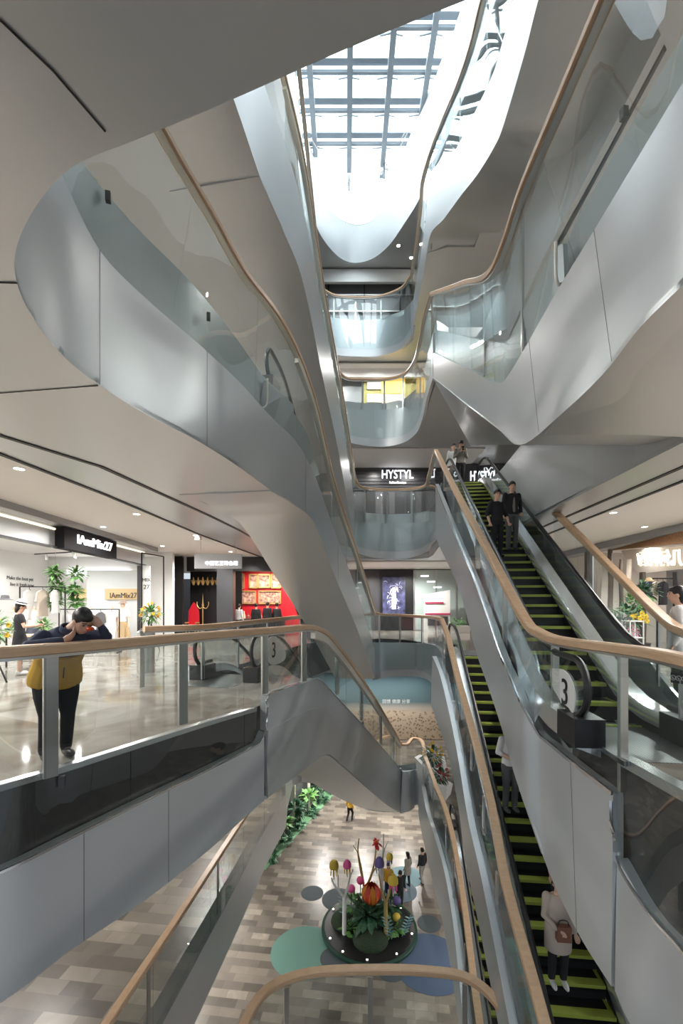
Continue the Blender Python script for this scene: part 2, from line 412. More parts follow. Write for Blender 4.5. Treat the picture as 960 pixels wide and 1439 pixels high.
r3d = [(375,885.5,6.7),(400,883.5,7.25),(430,881,8.1),(445,884,8.8),(460,893,9.6),(480,917,10.6),(520,974,13.58),(545,1015,16.65),(563,1045,19.96)]
R3r = [U(x,y,Y) for x,y,Y in r3d]
g3, A3, B3 = guard(R3l+R3r, G3a+[G3a[-1]+V((.03,.1,.5))][:0]+G3b, [], 'long oak topped glass railing the boy in the yellow jacket leans on', side=-1, pane=1.7, gm='darkglass', chan='steel', deep=True)
for x, Y, r, b in [(71,4.02,912,1092),(257,5.4,897,1018),(372,6.75,888,975),(427,8.15,884,962)]:
    p, q = U(x,r,Y), U(x,b,Y); MB().box(((p.x+q.x)/2, Y, (p.z+q.z)/2), (.12, .04, p.z-q.z), .9).build('post', 'steel', g3)
for x, Y, r, b in [(474,10.55,915,976),(508,12.7,962,1012),(535,15.2,1000,1046),(553,17.9,1030,1068)]:
    p, q = U(x,r,Y), U(x,b,Y); MB().box(((p.x+q.x)/2, Y, (p.z+q.z)/2), (.12,.05,p.z-q.z), .9).build('post', 'brightsteel', g3)
MB().sweep(offset(cr(G3a+[U(374.5,1010,6.67), U(375.2,990,6.69)]+G3b,5),.014), [(-.012,-.012),(-.012,.012),(.012,.012),(.012,-.012)]).build('base_trim', 'chrome', g3)

# ================================================================= RIGHT, floor three up to floor four
r3 = [(960,926,3.55),(915,917,3.97),(868,910.5,4.43),(809,903,5.09),(774,896,5.74),(757,888,6.05),(745,880,6.35),(720,838,7.05),(690,780,8.3),(669,742,9.4),(640,688,11.7),(613,633,15.3)]
RR = [U(1060,950,2.8)]+[U(*p) for p in r3]
g3r = [(960,1335,3.55),(915,1284,3.97),(867,1206,4.43)]
GRa = [U(1060,1470,2.8)]+[U(*p) for p in g3r]
GRb = [U(*p) for p in [(862,1115,4.5),(809,1074,5.09),(774,1045,5.74),(758,1031,6.1),(734,989,6.39),(720,955,6.9),(705,922,7.32),(687,870,8.35),(669,820,9.4),(640,750,11.7),(612,680,15.3)]]
CRa = [U(1060,1700,2.8), U(960,1560,3.55), U(885,1438,3.97), U(864,1392,4.26)]
CRb = [U(*p) for p in [(859,1386,4.3),(818,1321,4.85),(779,1243,5.6),(762,1200,5.85),(740,1137,6.14),(722,1082,6.7),(707,1027,7.34),(685,960,8.33),(671,920,9.05),(645,826,11.6),(613,757,15.0)]]
ribbon(GRa, CRa, side=1); ribbon(GRb, CRb, side=1)
gr, A, B = guard(RR[3:], [U(868,1118,4.43)]+GRb[1:4]+[U(745,1010,6.25)]+[U(728,974,6.6)]+GRb[6:], [], 'oak topped glass railing beside the escalator with the big three sign', side=1, pane=1.5, chan='steel')
gr2, A, B = guard(RR[:4], GRa, [], 'short oak topped glass railing at the near right landing corner', side=1, pane=3, gm='glass', chan='steel')
for x, Y, r, b in [(870,4.48,912,1112),(776,5.75,898,990),(707,7.75,812,930),(669,9.55,745,800),(643,11.8,700,735),(624,13.6,660,690)]:
    p, q = U(x,r,Y), U(x,b,Y); MB().box(((p.x+q.x)/2+.04, Y, (p.z+q.z)/2), (.10,.04,p.z-q.z), .25).build('post', 'steel', gr)
MB().sweep(offset(cr(GRb,5),-.015), [(-.012,-.02),(-.012,.02),(.012,.02),(.012,-.02)]).build('base_trim', 'chrome', gr)
MB().sweep(offset(cr(GRa+[U(861,1160,4.47), U(860.5,1125,4.5)],5),-.015), [(-.012,-.015),(-.012,.015),(.012,.015),(.012,-.015)]).build('base_trim', 'chrome', gr2)
SR3 = [CRb[i] for i in (3,4,5,6,7,8,9,10)]
surface([SR3, [p+V((1.2,-.1,-.02)) for p in SR3], [p+V((2.3,-.2,0)) for p in SR3]], 'soffit')
surface([[p+V((2.3,-.2,0)) for p in SR3], [p+V((2.3,-.2,1.35)) for p in SR3]], 'clad')

# ================================================================= RIGHT, floor four up to floor five
r4 = [(850,0,3.92),(790,140,4.69),(735,270,5.74),(715,330,6.4),(697,374,7.1),(687,383,7.9),(652,397,10.5),(607,412.5,15.4)]
GR4 = [(959,117,2.95),(875,257,3.75),(828,335,4.19),(787,402,4.82),(714,528,6.7),(702,538,7.3),(655,517,10.3),(609,496,15.5)]
CR4 = [Z(960,395,3.8), Z(900,455,3.8), Z(852,517,3.8), Z(793,575,3.8), U(731,623,6.35), U(702,602,7.5), U(660,570,10.2), U(609,530,15.5)]
pre = [V((1.2,1.32,0)), V((2.3,1.8,0))]
GG4 = [V((p.x,p.y,5.25)) for p in pre]+[U(*p) for p in GR4]; CC4 = [V((p.x,p.y,3.8)) for p in pre]+CR4
ribbon(GG4, CC4, side=1)
T4 = [U(*p) for p in [(783,341,4.85),(768,352,5.05),(750,388,5.5),(722,450,6.2),(706,481,6.95),(688,481,7.9),(655,474,10.3),(609,464,15.4)]]
Tb = [U(*p) for p in [(786,402,4.85),(768,435,5.1),(752,465,5.5),(722,517,6.4),(704,537,7.0),(688,532,7.9),(655,517,10.3),(609,497,15.4)]]
ribbon(offset(T4,.07), offset(Tb,.07), th=.06, side=1)
trim(MB().tube(cr([U(781,340,4.82), U(781,375,4.82), U(782,392,4.82), U(785,400,4.83), U(789,399,4.83)], 5), .018, 8), 'cream')
RR4 = [V((1.2,1.32,7.15)), V((2.3,1.8,7.15)), V((2.4,3.1,7.15))]+[U(*p) for p in r4[:4]]+[U(697,374,7.05)]+[U(*p) for p in r4[6:]]
gR4, A_, B_ = guard(RR4, GG4, [5.5,7.5,8.3], 'oak topped glass railing rising across the upper right corner', side=1, pane=2.2, chan='steel')
SR4 = [CC4[i] for i in range(2,10)]
rz = lambda y: 3.9 if y < 6 else 3.9+.37*(y-6)
E4 = [V((4.55 if p.y < 5 else 4.7, p.y, rz(p.y))) for p in SR4]
surface([SR4, [a.lerp(b,.5) for a,b in zip(SR4,E4)], E4], 'soffit')
def clamp(root, px, py, Y, rz):
    MB().box(U(px,py,Y), (.05,.05,.10), rz).build('glass_clamp', 'darkpanel', root)
clamp(gR4, 877, 160, 3.78, .1); clamp(gL4, 152, 277, 4.5, .3); clamp(gL4, 293, 445, 6.05, .3); clamp(g3, 87, 1098, 4.06, .4)
# floor four, right hand edge of the opening
W4 = [V((4.5,4.6,0)), V((4.6,5.8,0)), V((4.72,8,0)), V((4.8,10.1,0)), V((5.25,14,0)), V((5.6,17.5,0)), V((5.7,20,0))]
ribbon(up(W4,6.05), up(W4,3.85), side=1)
ribbon(up(W4,12.05), up(W4,9.85), side=1); ribbon(up(W4,18.05), up(W4,15.85), side=1)

# ================================================================= RIGHT, floor five up to floor six
R5r = [V((2.75,2.5,13.15)), V((2.75,5,13.15)), U(720,-150,7.3)]+[U(*p) for p in [(679,0,9.4),(663,64,10.57),(642,124,12.4),(624,166,14.3),(603,222,17.0),(594,255,17.8),(592,283,18.6),(585,347,20.9),(578,388,22.7)]]
C5r = [V((2.85,2.5,10.95)), U(756,0,6.5)]+[U(*p) for p in [(739,67,7.1),(706,179,8.2),(695,204,8.8),(672,242,10.0),(648,273,11.6),(624,306,13.9),(604,332,16.7),(600,354,17.3),(590,412,19.5),(581,456,22)]]
G5r = [V((p.x,p.y,q)) for p, q in zip(C5r, [12.05,12.05,U(739,-60,7.1).z, U(706,60,8.2).z, U(695,98,8.8).z, U(672,148,10.).z, U(648,196,11.6).z, U(624,240,13.9).z, U(606,276,16.7).z, U(600,300,17.3).z, U(590,365,19.5).z, U(581,420,22).z])]
ribbon(G5r, C5r, side=1)
guard(R5r, G5r, [3,5,7,8], 'pale upper railing on the right, rising past the skylight well', side=1, pane=2.2, chan='steel')
surface([C5r, [p+V((1.2,0,-.05)) for p in C5r], [p+V((2.6,0,0)) for p in C5r]], 'soffit')

# ================================================================= FAR BALCONIES
def far(rail, gpx, cpx, label, posts, th=.12, gm='glass'):
    Rr = [U(*p) for p in rail]; B = [V((a.x, a.y, U(0, g, a.y).z)) for a, g in zip(Rr, gpx)]; C = [V((a.x, a.y, U(0, c, a.y).z)) for a, c in zip(Rr, cpx)]
    Gd = [b.lerp(c, .8) for b, c in zip(B, C)]
    ribbon(offset(B,.06*-1), offset(C,-.06), th=th, side=-1)
    guard(Rr, Gd, posts, label, side=-1, chan='steel', pane=1.4, gm=gm)
    return Rr, C
FAR3 = far([(527,861,19.9),(536,863,20.1),(560,864,19.6),(590,865.5,18.2),(609,867,16.2),(621,870,13.6)], [903,903,903,904,907,925], [956,953,951,952,966,1012], 'level oak topped glass railing at the far end of the third floor landing', [.8,2,3,4])
FAR4 = far([(497,664,19.6),(503,681,19.7),(515,686,20.2),(545,688,20.55),(578,687,20.4),(597,683,19.9),(603,668,18.6),(612,634,15.4)], [733,733,734,735,735,733,722,686], [772,776,781,785,783,776,764,757], 'curved balcony railing in front of the dark lettered shop sign', [2,3,4])
FAR5 = far([(474,520,21.2),(486,531,21.6),(510,533,21.8),(540,533,21.86),(565,527,21.4),(580,512,20.5),(590,480,18.7),(597,445,17.1),(606,413.5,15.6)], [560,572,575,575,572,562,540,510,468], [610,619,625,627,622,612,594,562,531], 'curved balcony railing in front of the yellow lit shop', [2,3,4])
FAR6 = far([(454,407,23.9),(470,415,24.2),(500,418,24.4),(535,416,24.3),(565,404,23.6),(577,388,22.8)], [440,447,450,449,442,428], [490,497,500,499,488,470], 'topmost far balcony railing curving below the skylight', [1,2,3])

# ================================================================= FLOOR TWO AND GROUND
R2r = [U(*p) for p in [(621,871,13.5),(629,893,12.55),(647,965,10.65),(669,1043,9.15),(691,1132,7.88),(712,1243,6.72),(751,1385,5.65),(790,1530,4.7)]]
G2r = [U(*p) for p in [(613,922,13.4),(623,945,12.6),(638,1003,11.26),(651,1064,9.95),(666,1150,8.7),(686,1235,7.7),(722,1410,6.25),(752,1560,5.3)]]
C2r = [U(*p) for p in [(611,989,13.1),(620,1015,12.5),(636,1060,11.45),(651,1132,10.17),(662,1208,9.1),(684,1310,8.1),(709,1431,6.94),(735,1560,6.0)]]
ribbon(G2r, C2r, side=1)
g2, A, B = guard(R2r, G2r, [.9,2,3,3.9,4.8], 'oak topped glass railing beside the long central escalator', side=1, pane=1.6, chan='brightsteel', edge='chrome')
SR2 = [p.copy() for p in C2r]
surface([SR2, [p+V((1.,0,-.02)) for p in SR2], [p+V((2.1,0,0)) for p in SR2]], 'soffit')
R1r = [U(*p) for p in [(564,1046,19.9),(572,1046,19.9),(580,1038,20.45),(590,1039,20.4),(598,1064,18.1),(613,1105,15.2),(627,1140,13.35),(636,1175,12.5),(642,1207,11.9),(654,1282,10.8),(665,1370,9.7),(676,1450,8.9),(690,1560,8)]]
G1r = [U(*p) for p in [(564,1083,19.9),(572,1083,20.0),(581,1081,20.45),(590,1082,20.2),(597,1107,17.9),(604,1140,15.6),(613,1166,13.7),(627,1212,12.84),(636,1253,12.15),(645,1311,11.3),(652,1375,10.5),(660,1445,9.7),(668,1530,9)]]
C1r = [U(*p) for p in [(564,1142,19.9),(572,1139,19.8),(581,1133,20.2),(589,1130,19.8),(593,1150,17.0),(600,1182,15.0),(611,1227,13.6),(620,1264,12.9),(628,1297,12.4),(639,1355,11.6),(646,1400,11),(652,1449,10.5),(660,1520,9.8)]]
ribbon(G1r, C1r, side=1)
guard(R1r, G1r, [4,5,6.5,8,9.5], 'lowest oak topped glass railing running down to the stone paved ground floor', side=1, pane=1.6, chan='brightsteel', edge='chrome')
surface([C1r[4:], [p+V((1.,0,-.02)) for p in C1r[4:]], [p+V((2.1,0,0)) for p in C1r[4:]]], 'soffit')
# floor two: left hand guard and near loop
R2l = [V((-3.9,3,-4.85)), U(150,1439,6.57), U(243,1300,8.6), U(335,1160,12.4), U(372,1105,15.2), V((-2.35,18,-4.85))]
G2l = [V((p.x,p.y,-6.45)) for p in R2l]; C2l = [V((p.x+.02,p.y,-7.75)) for p in R2l]
ribbon(G2l, C2l, side=-1)
guard(R2l, G2l, [1.7,2.6], 'straight oak topped glass railing low on the left above the ground floor', side=-1, pane=2.2, gm='darkglass', chan='steel')
e2 = [V((-2.35,18,0)), U(412,1093,22), U(425,1083,22.5), U(445,1088,22.3), U(469,1110,21.8), U(487,1119,21.4), U(515,1138,20.6), U(563,1142,19.8)]
ribbon([V((p.x,p.y,-6.0)) for p in e2], [V((p.x,p.y,-7.75 if i == 0 else p.z)) for i, p in enumerate(e2)], side=-1)
RL = [V((-1.75,4.5,-4.85)), V((-1.6,6.0,-4.85)), U(357,1412,0).__class__(U(357,1412,6.88)), U(375,1390,7.15), U(400,1374,7.35), U(440,1365,7.5), U(520,1362,7.56), U(600,1363,7.53), U(655,1370,7.4), V((2.45,7.1,-4.85)), V((2.75,6.2,-4.85))]
RL = [V((p.x,p.y,-4.85)) for p in RL]
ribbon([V((p.x,p.y,-6.0)) for p in RL], [V((p.x,p.y,-7.6)) for p in RL], side=1)
guard(RL, [V((p.x,p.y,-6.05)) for p in RL], [1,4,6,8], 'curved oak topped glass railing at the bottom edge, before the planted island', side=1, pane=1.4, chan='steel')

perf = mat('perforated panel', (.30,.31,.31), .4, .5); ribs(perf, 18, 2, .35)
trim(MB().box((3.06,.7,-.95), (.04,7.6,1.9)), perf, smooth=0); trim(MB().box((3.0,.7,-.04), (.14,7.6,.10)), 'brightsteel', smooth=0)
fe = [V((p.x-.15,p.y,.012)) for p in cr(R3l[2:],4)]
trim(MB().sweep(fe, [(-.05,-.05),(-.05,.01),(.05,.01),(.05,-.05)]), 'brightsteel')
# ================================================================= SLABS, CEILINGS, WALLS
OUT = [(-16,-5),(16,-5),(16,30),(-16,30)]
h3 = [(-6.6,-3.5),(-6.5,1.25)]+[(p.x-.16,p.y) for p in cr(R3l+R3r[:4],2)][3:]+[(-1.15,9.75),(-3.05,9.75),(-2.6,12),(-1.75,16.6),(-.5,20.0),(.5,20.15),(1.55,20.0)]+xy(offset(FAR3[0],-.2)[1:-1])+[(3.3,13.55),(3.75,13.45),(4.9,13.45),(4.9,5.5),(3.95,5.45),(2.95,5.45),(2.98,4.9),(2.98,3.97),(2.95,3.5),(2.95,-3.5)]
plate('floor', OUT, [h3], -1.42, 0, 'marble', 'slabedge')
plate('ceiling', OUT, [[(x,y) for x,y in h3]], -1.47, -1.43, 'ceil')
near4 = xy(cr(C4u,6)); hr4 = [(5.2,15.9),(5.2,14),(4.85,10.1),(4.72,8),(4.6,5.6),(3.9,5.5),(2.62,5.5),(2.52,4.8),(2.47,3.2),(2.3,1.8),(1.2,1.32)]
h4 = near4+[(-1.05,9.4),(-2.6,9.6),(-2.4,11.5),(-1.75,14.85),(-.5,19.6),(.55,19.7)]+xy(offset(FAR4[0],-.2)[1:])+[(4.0,15.9)]+hr4
h4f = xy(offset(cr(C4u,6), -.16))+h4[len(near4):-5]+[(2.78,5.5),(2.68,4.8),(2.63,3.2),(2.45,1.7),(1.25,1.16)]
plate('floor', OUT, [h4f], 3.86, 6, 'marble', 'soffit')
h4 = near4+[(-3.12,8.45)]+h4[len(near4)+2:]
l1 = [(-4.6,-5),(-4.36,5.5),(-3.76,6.75),(-3.2,10.4),(-2.95,12.5),(-2.7,16),(-2.4,20.2)]
r1 = [(5.36,-5),(5.36,6.7),(5.6,11.9),(6.1,17),(6.2,21)]
sof = l1+[(-2.2,24),(6.0,24)]+r1[::-1]
plate('ceiling', sof, [h4], 3.79, 3.85, 'soffit')
l2 = [(-5.3,-5),(-5.0,6.3),(-4.74,8.6),(-4.47,13.4),(-3.65,20.3),(-3.4,24)]; r2 = [(6.05,-5),(6.1,7.6),(6.45,13.3),(6.7,21),(6.7,24)]
def strip(a, b, z0, z1, m): return trim(MB().prism([p for p in a]+[p for p in b[::-1]], z0, z1), m, smooth=0)
sh = lambda q, d: [(x+d, y) for x, y in q]
strip(sh(l1,-.085), l1, 3.775, 3.79, 'slot')
strip(l2, sh(l1,-.07)[:-1]+[(-2.3,24)], 3.82, 3.86, 'steel' if 0 else 'soffit')
strip(sh(l2,-.04), sh(l2,.04), 3.80, 3.82, 'slot')
plate('ceiling', [(-16,-5)]+sh(l2,-.05)+[(-3.4,30),(-16,30)], [], 3.84, 3.88, 'ceil')
strip(r1, sh(r1,.085), 3.775, 3.79, 'slot'); strip(sh(r1,.07)[:-1]+[(6.1,24)], r2, 3.82, 3.86, 'soffit'); strip(sh(r2,-.04), sh(r2,.04), 3.80, 3.82, 'slot')
plate('ceiling', sh(r2,.05)+[(6.8,30),(16,30),(16,-5)], [], 3.84, 3.88, 'ceil')
plate('ceiling', [(-3.4,24),(6.7,24),(6.8,30),(-3.4,30)], [], 3.84, 3.88, 'ceil')
h5f = [(-2.8,.2),(-2.8,3.9)]+xy(offset(cr(C5[:8],4),-.16))+[(-2.9,9.6),(-2.7,11.5),(-2.2,14.85),(-1.3,19.6)]+xy(offset(FAR5[0],-.2))+[(4.0,16),(5.3,16),(5.0,10),(4.8,6.3),(3.9,5.6),(2.7,5.6),(2.6,4),(2.6,.2)]
k5 = next(i for i, p in enumerate(h5f) if p == (-2.7,11.5)); h5 = [(-2.6,.2),(-2.62,3.9)]+xy(cr(C5[:6],6))+[(-3.3,8.45)]+h5f[k5:]
plate('floor', OUT, [h5f], 9.89, 12, 'marble', 'soffit'); plate('ceiling', OUT, [h5], 9.79, 9.88, 'soffit')
h6 = [(-1.6,2),(-1.55,9),(-1.42,13),(-1.3,17.4),(-1.2,20)]+xy(offset(FAR6[0],-.2))+[(3.6,20),(3.5,17.3),(4.2,17),(5.3,17),(5.2,8),(4.9,2)]
plate('floor', OUT, [h6], 15.89, 18, 'marble', 'soffit'); plate('ceiling', OUT, [h6], 15.84, 15.88, 'soffit')
rim = [V((-2.1,6,21.8)), V((-2,10,21.8)), V((-1.9,14,21.8)), V((-1.7,20.2,21.8))]+[Z(x,y,21.8) for x,y in [(444,319),(461,347),(479,364),(497,370),(522,365),(546,347),(571,312),(589,283),(628,198),(670,92)]]+[V((5.3,11,21.8)), V((5.4,6,21.8))]
inr = [V((-2.2,6,23.6)), V((-2.1,10,23.6)), V((-2,14,23.6)), V((-1.75,19.5,23.6))]+[Z(x,y,23.6) for x,y in [(437,230),(451,276),(472,305),(500,317),(522,312),(546,290),(568,259),(585,220),(628,125),(660,35)]]+[V((5.0,11,23.6)), V((5.1,6,23.6))]
top = [V((p.x+(.35 if p.x > 1 else -.5), p.y+.6, 26.5)) for p in inr]
surface([rim, inr], 'clad', .1, 5); surface([inr, [a.lerp(b,.5)+V((0,.1,0)) for a,b in zip(inr,top)], top], 'white', .1, 5)
plate('ceiling', OUT, [xy(cr(rim,4))], 21.8, 21.9, 'soffit')
plate('roof', OUT, [xy(cr(top,4))], 26.5, 26.7, 'white')
# floor two and ground
h2 = [(-3.95,-3),(-3.93,3)]+[(p.x-.12,p.y) for p in cr(R2l[1:],2)]+[(p.x-.05,p.y+.14) for p in e2[1:-1]]+[(1.2,20.4),(2.7,20.2)]+[(p.x+.2,p.y+.05) for p in R1r[2:7]]+[(3.75,13.45),(4.95,13.45),(4.95,7.6)]+[(p.x,p.y) for p in RL[::-1][2:]]+[(-1.8,-3)]
plate('floor', OUT, [h2], -7.74, -6, M['ground'], 'clad'); plate('ceiling', OUT, [h2], -7.8, -7.75, 'ceil')
plate('floor', [(-16,-5),(16,-5),(16,38),(-16,38)], [], -12.3, -12, 'ground')
def wall(name, a, b, z0, z1, m, t=.2):
    a, b = V((*a,0)), V((*b,0)); d = (b-a); L = d.length
    return struct(MB().box(((a.x+b.x)/2,(a.y+b.y)/2,(z0+z1)/2), (L,t,z1-z0), math.atan2(d.y,d.x)).build(name, m, smooth=0))
wall('wall_left', (-16.1,-5), (-16.1,38), -12.3, 26.7, 'white'); wall('wall_right', (16.1,-5), (16.1,38), -12.3, 26.7, 'white')
wall('wall_back', (-16,30.1), (16,30.1), 3.84, 26.7, 'white'); wall('wall_far', (-16,38.1), (16,38.1), -12.3, 3.9, 'darkpanel')
# panel joints: fine dark lines in the cladding and the soffit
def seam(a, b, w=.0016):
    trim(MB().tube([a, a.lerp(b,.5), b], w, 6), 'slot')
def seam_at(T, C, t, d):
    A, B = cr(T,6), cr(C,6); k = int(t*6); off = offset(A, d)
    seam(off[k], V((off[k].x, off[k].y, B[k].z)) if abs(B[k].y-A[k].y) < .02 else offset(B, d)[k])
for t in (10.1,12.3,15.5,17.2): seam_at(G4, C4, t, .003)
for t in (3.2,4.4): seam_at(G3a, C3a, t, .003)
for t in (3.9,5.6): seam_at(GG4, CC4, t, -.003)
seam_at(GRb, CRb, 1.2, -.003); seam_at(GRa, CRa, 1.6, -.003)
for q in ([Z(0,28,3.785), Z(75,100,3.785), Z(148,185,3.785)], [Z(-10,397,3.785), Z(24,398,3.785)], [Z(-5,553,3.785), Z(138,542,3.785)]):
    for a, b in zip(q, q[1:]): trim(MB().bar(a, b, .006, .006), 'slot', smooth=0)
plate('ceiling', [(-3,22.25),(7.5,22.25),(7.5,25.35),(-3,25.35)], [], 9.74, 9.775, 'white'); plate('ceiling', [(-3,25.0),(7.5,25.0),(7.5,26.4),(-3,26.4)], [], 15.70, 15.77, 'white')
trim(MB().box((1.5,25.7,21.35), (10,.2,.75)), 'white', smooth=0); trim(MB().box((1.5,25.55,15.45), (10,.15,.5)), 'white', smooth=0)
plate('ceiling', [(-.2,21.2),(6.4,21.2),(6.4,24),(-.2,24)], [], 3.74, 3.775, 'white')
# skylight
sk = MB(); zz = 26.45
for x in (-1.55,.32,2.2,3.95,5.6): sk.bar((x-.05,8,zz), (x+.12,25.0-abs(x-1.6)*.45,zz), .26, .3)
trim(sk, 'beam', smooth=0)
sk = MB()
for i, y in enumerate([23.1,21.55,20.0,18.45,16.9,15.3,13.7]):
    sk.bar((-2.6,y,zz+.1), (6.2,y,zz+.1), .12, .14); sk.bar((-2.6,y-.22,zz+.32), (6.2,y-.22,zz+.32), .28, .05)
    for x in (-1.5,.35,2.2,3.95):
        sk.bar((x,y+.1,zz), (x-.5,y+.35,zz+.22), .05); sk.bar((x,y+.1,zz), (x+.5,y+.35,zz+.22), .05)
trim(sk, 'beam', smooth=0)
for i in range(1):
    arc = cr([V((-1.6,22.6,26.3)), V((-.6,24.3,26.3)), V((.4,25.1,26.3)), V((1.4,24.9,26.3)), V((2.6,24.0,26.3)), V((3.6,22.0,26.3))], 6)
    trim(MB().tube(arc, .03, 6), 'steel'); trim(MB().tube(up(arc,.28), .025, 6), 'steel')
for x, y in ((.44,24.7),(2.4,24.0)):
    t = thing('floodlight', (x,y,26.2), 'pair of grey spotlights clamped to the skylight beam nearer the %s' % ('middle of the well' if x < 1 else 'right side of the well'), 'lamp')
    MB().bar((x,y,26.45), (x,y,25.6), .1).build('bracket', 'beam', t)
    for k in (-1,1):
        MB().lathe([(.05,0),(.1,.02),(.13,.22),(.0,.23)], (x+k*.17,y-.1,25.85+k*.1), 12).build('lamp_head', 'steel', t); MB().bar((x,y,25.95+k*.1), (x+k*.17,y-.1,25.95+k*.1), .04).build('arm', 'steel', t)
struct(MB().box((1.7,15.5,27.0), (9,24,.03)).build('window_1', 'glass', smooth=0))
# light: the sky over the glass roof, and the lamps of each storey
area('sky over roof', (1.7,16.5,27.6), (8.5,20), 2900, (.90,.96,1))
WW = (1,.965,.92)
def lamps(x, y, z, sx, sy, nx, ny, power, col=WW):
    """a grid of wide angled ceiling spots"""
    for i in range(nx):
        for j in range(ny):
            d = bpy.data.lights.new('ceiling spot', 'SPOT'); d.energy = power/(nx*ny)*3.9; d.color = col; d.spot_size = math.radians(165); d.spot_blend = .6; d.shadow_soft_size = .07
            o = bpy.data.objects.new('ceiling spot', d); COL.objects.link(o); o.location = (x+sx*((i+.5)/nx-.5), y+sy*((j+.5)/ny-.5), z)
lamps(-10,11,3.58,3.6,10,2,4,340,(1,.98,.95)); lamps(-6.1,7.5,3.76,.1,12,1,5,440); lamps(-5.2,17,3.7,3,5,2,2,260)
lamps(7.9,8,3.76,.1,13,1,5,480); lamps(11.6,13,3.74,2.5,7,2,3,240); lamps(2,24.5,3.7,7,2.5,3,1,400,(1,.97,.92))
lamps(-3.3,21.3,3.6,3,1,3,1,150,(1,.85,.7))
for z in (9.72,15.72):
    lamps(-5.5,9,z,3,11,2,3,420); lamps(-5,19,z,3,6,1,2,250); lamps(8.5,11,z,3,13,2,3,420); lamps(2,24.2,z,6,1,3,1,170,(1,.97,.93))
lamps(0,-2.5,3.7,8,4,3,2,45,(1,.97,.93))
lamps(-9,10,-1.6,4,6,2,2,300); lamps(-5,17,-1.6,2,4,1,2,200); lamps(1.8,22.3,-1.9,6,.5,4,1,210); lamps(8.5,10,-1.6,3,8,2,2,240)
lamps(-9,9,-7.95,4,9,2,3,560); lamps(-8,17,-7.95,4,6,2,2,420); lamps(1.5,27.5,-7.95,8,5,3,2,640); lamps(8.5,14,-7.95,4,10,2,3,460); lamps(-7,26,-7.95,4,5,1,2,260)
# ---------------------------------------------------------------- lettering
def text(s, size, m, parent, loc, rot, name='lettering', ext=.01, font_shear=0., width=None, mirror=False):
    cu = bpy.data.curves.new('t', 'FONT'); cu.body = s; cu.size = size; cu.extrude = ext; cu.align_x = 'CENTER'; cu.align_y = 'CENTER'; cu.shear = font_shear
    cu.resolution_u = 3
    to = bpy.data.objects.new('t', cu); COL.objects.link(to)
    bpy.context.view_layer.update()
    me = bpy.data.meshes.new_from_object(to.evaluated_get(bpy.context.evaluated_depsgraph_get()))
    bpy.data.objects.remove(to); bpy.data.curves.remove(cu)
    if width and len(me.vertices):
        xs = [v.co.x for v in me.vertices]; k = width/max(max(xs)-min(xs), 1e-4)
        for v in me.vertices: v.co.x *= k
    if mirror:
        for v in me.vertices: v.co.x *= -1
    me.name = name; me.materials.clear(); me.materials.append(M[m] if isinstance(m, str) else m)
    q = rot if isinstance(rot, Matrix) else Matrix.Rotation(rot, 3, 'Z') @ Matrix.Rotation(math.pi/2, 3, 'X')
    base = parent_loc(parent) if parent else V((0,0,0))
    for v in me.vertices: v.co = q @ v.co + V(loc) - base
    o = bpy.data.objects.new(name, me); COL.objects.link(o)
    if parent: o.parent = parent
    return o

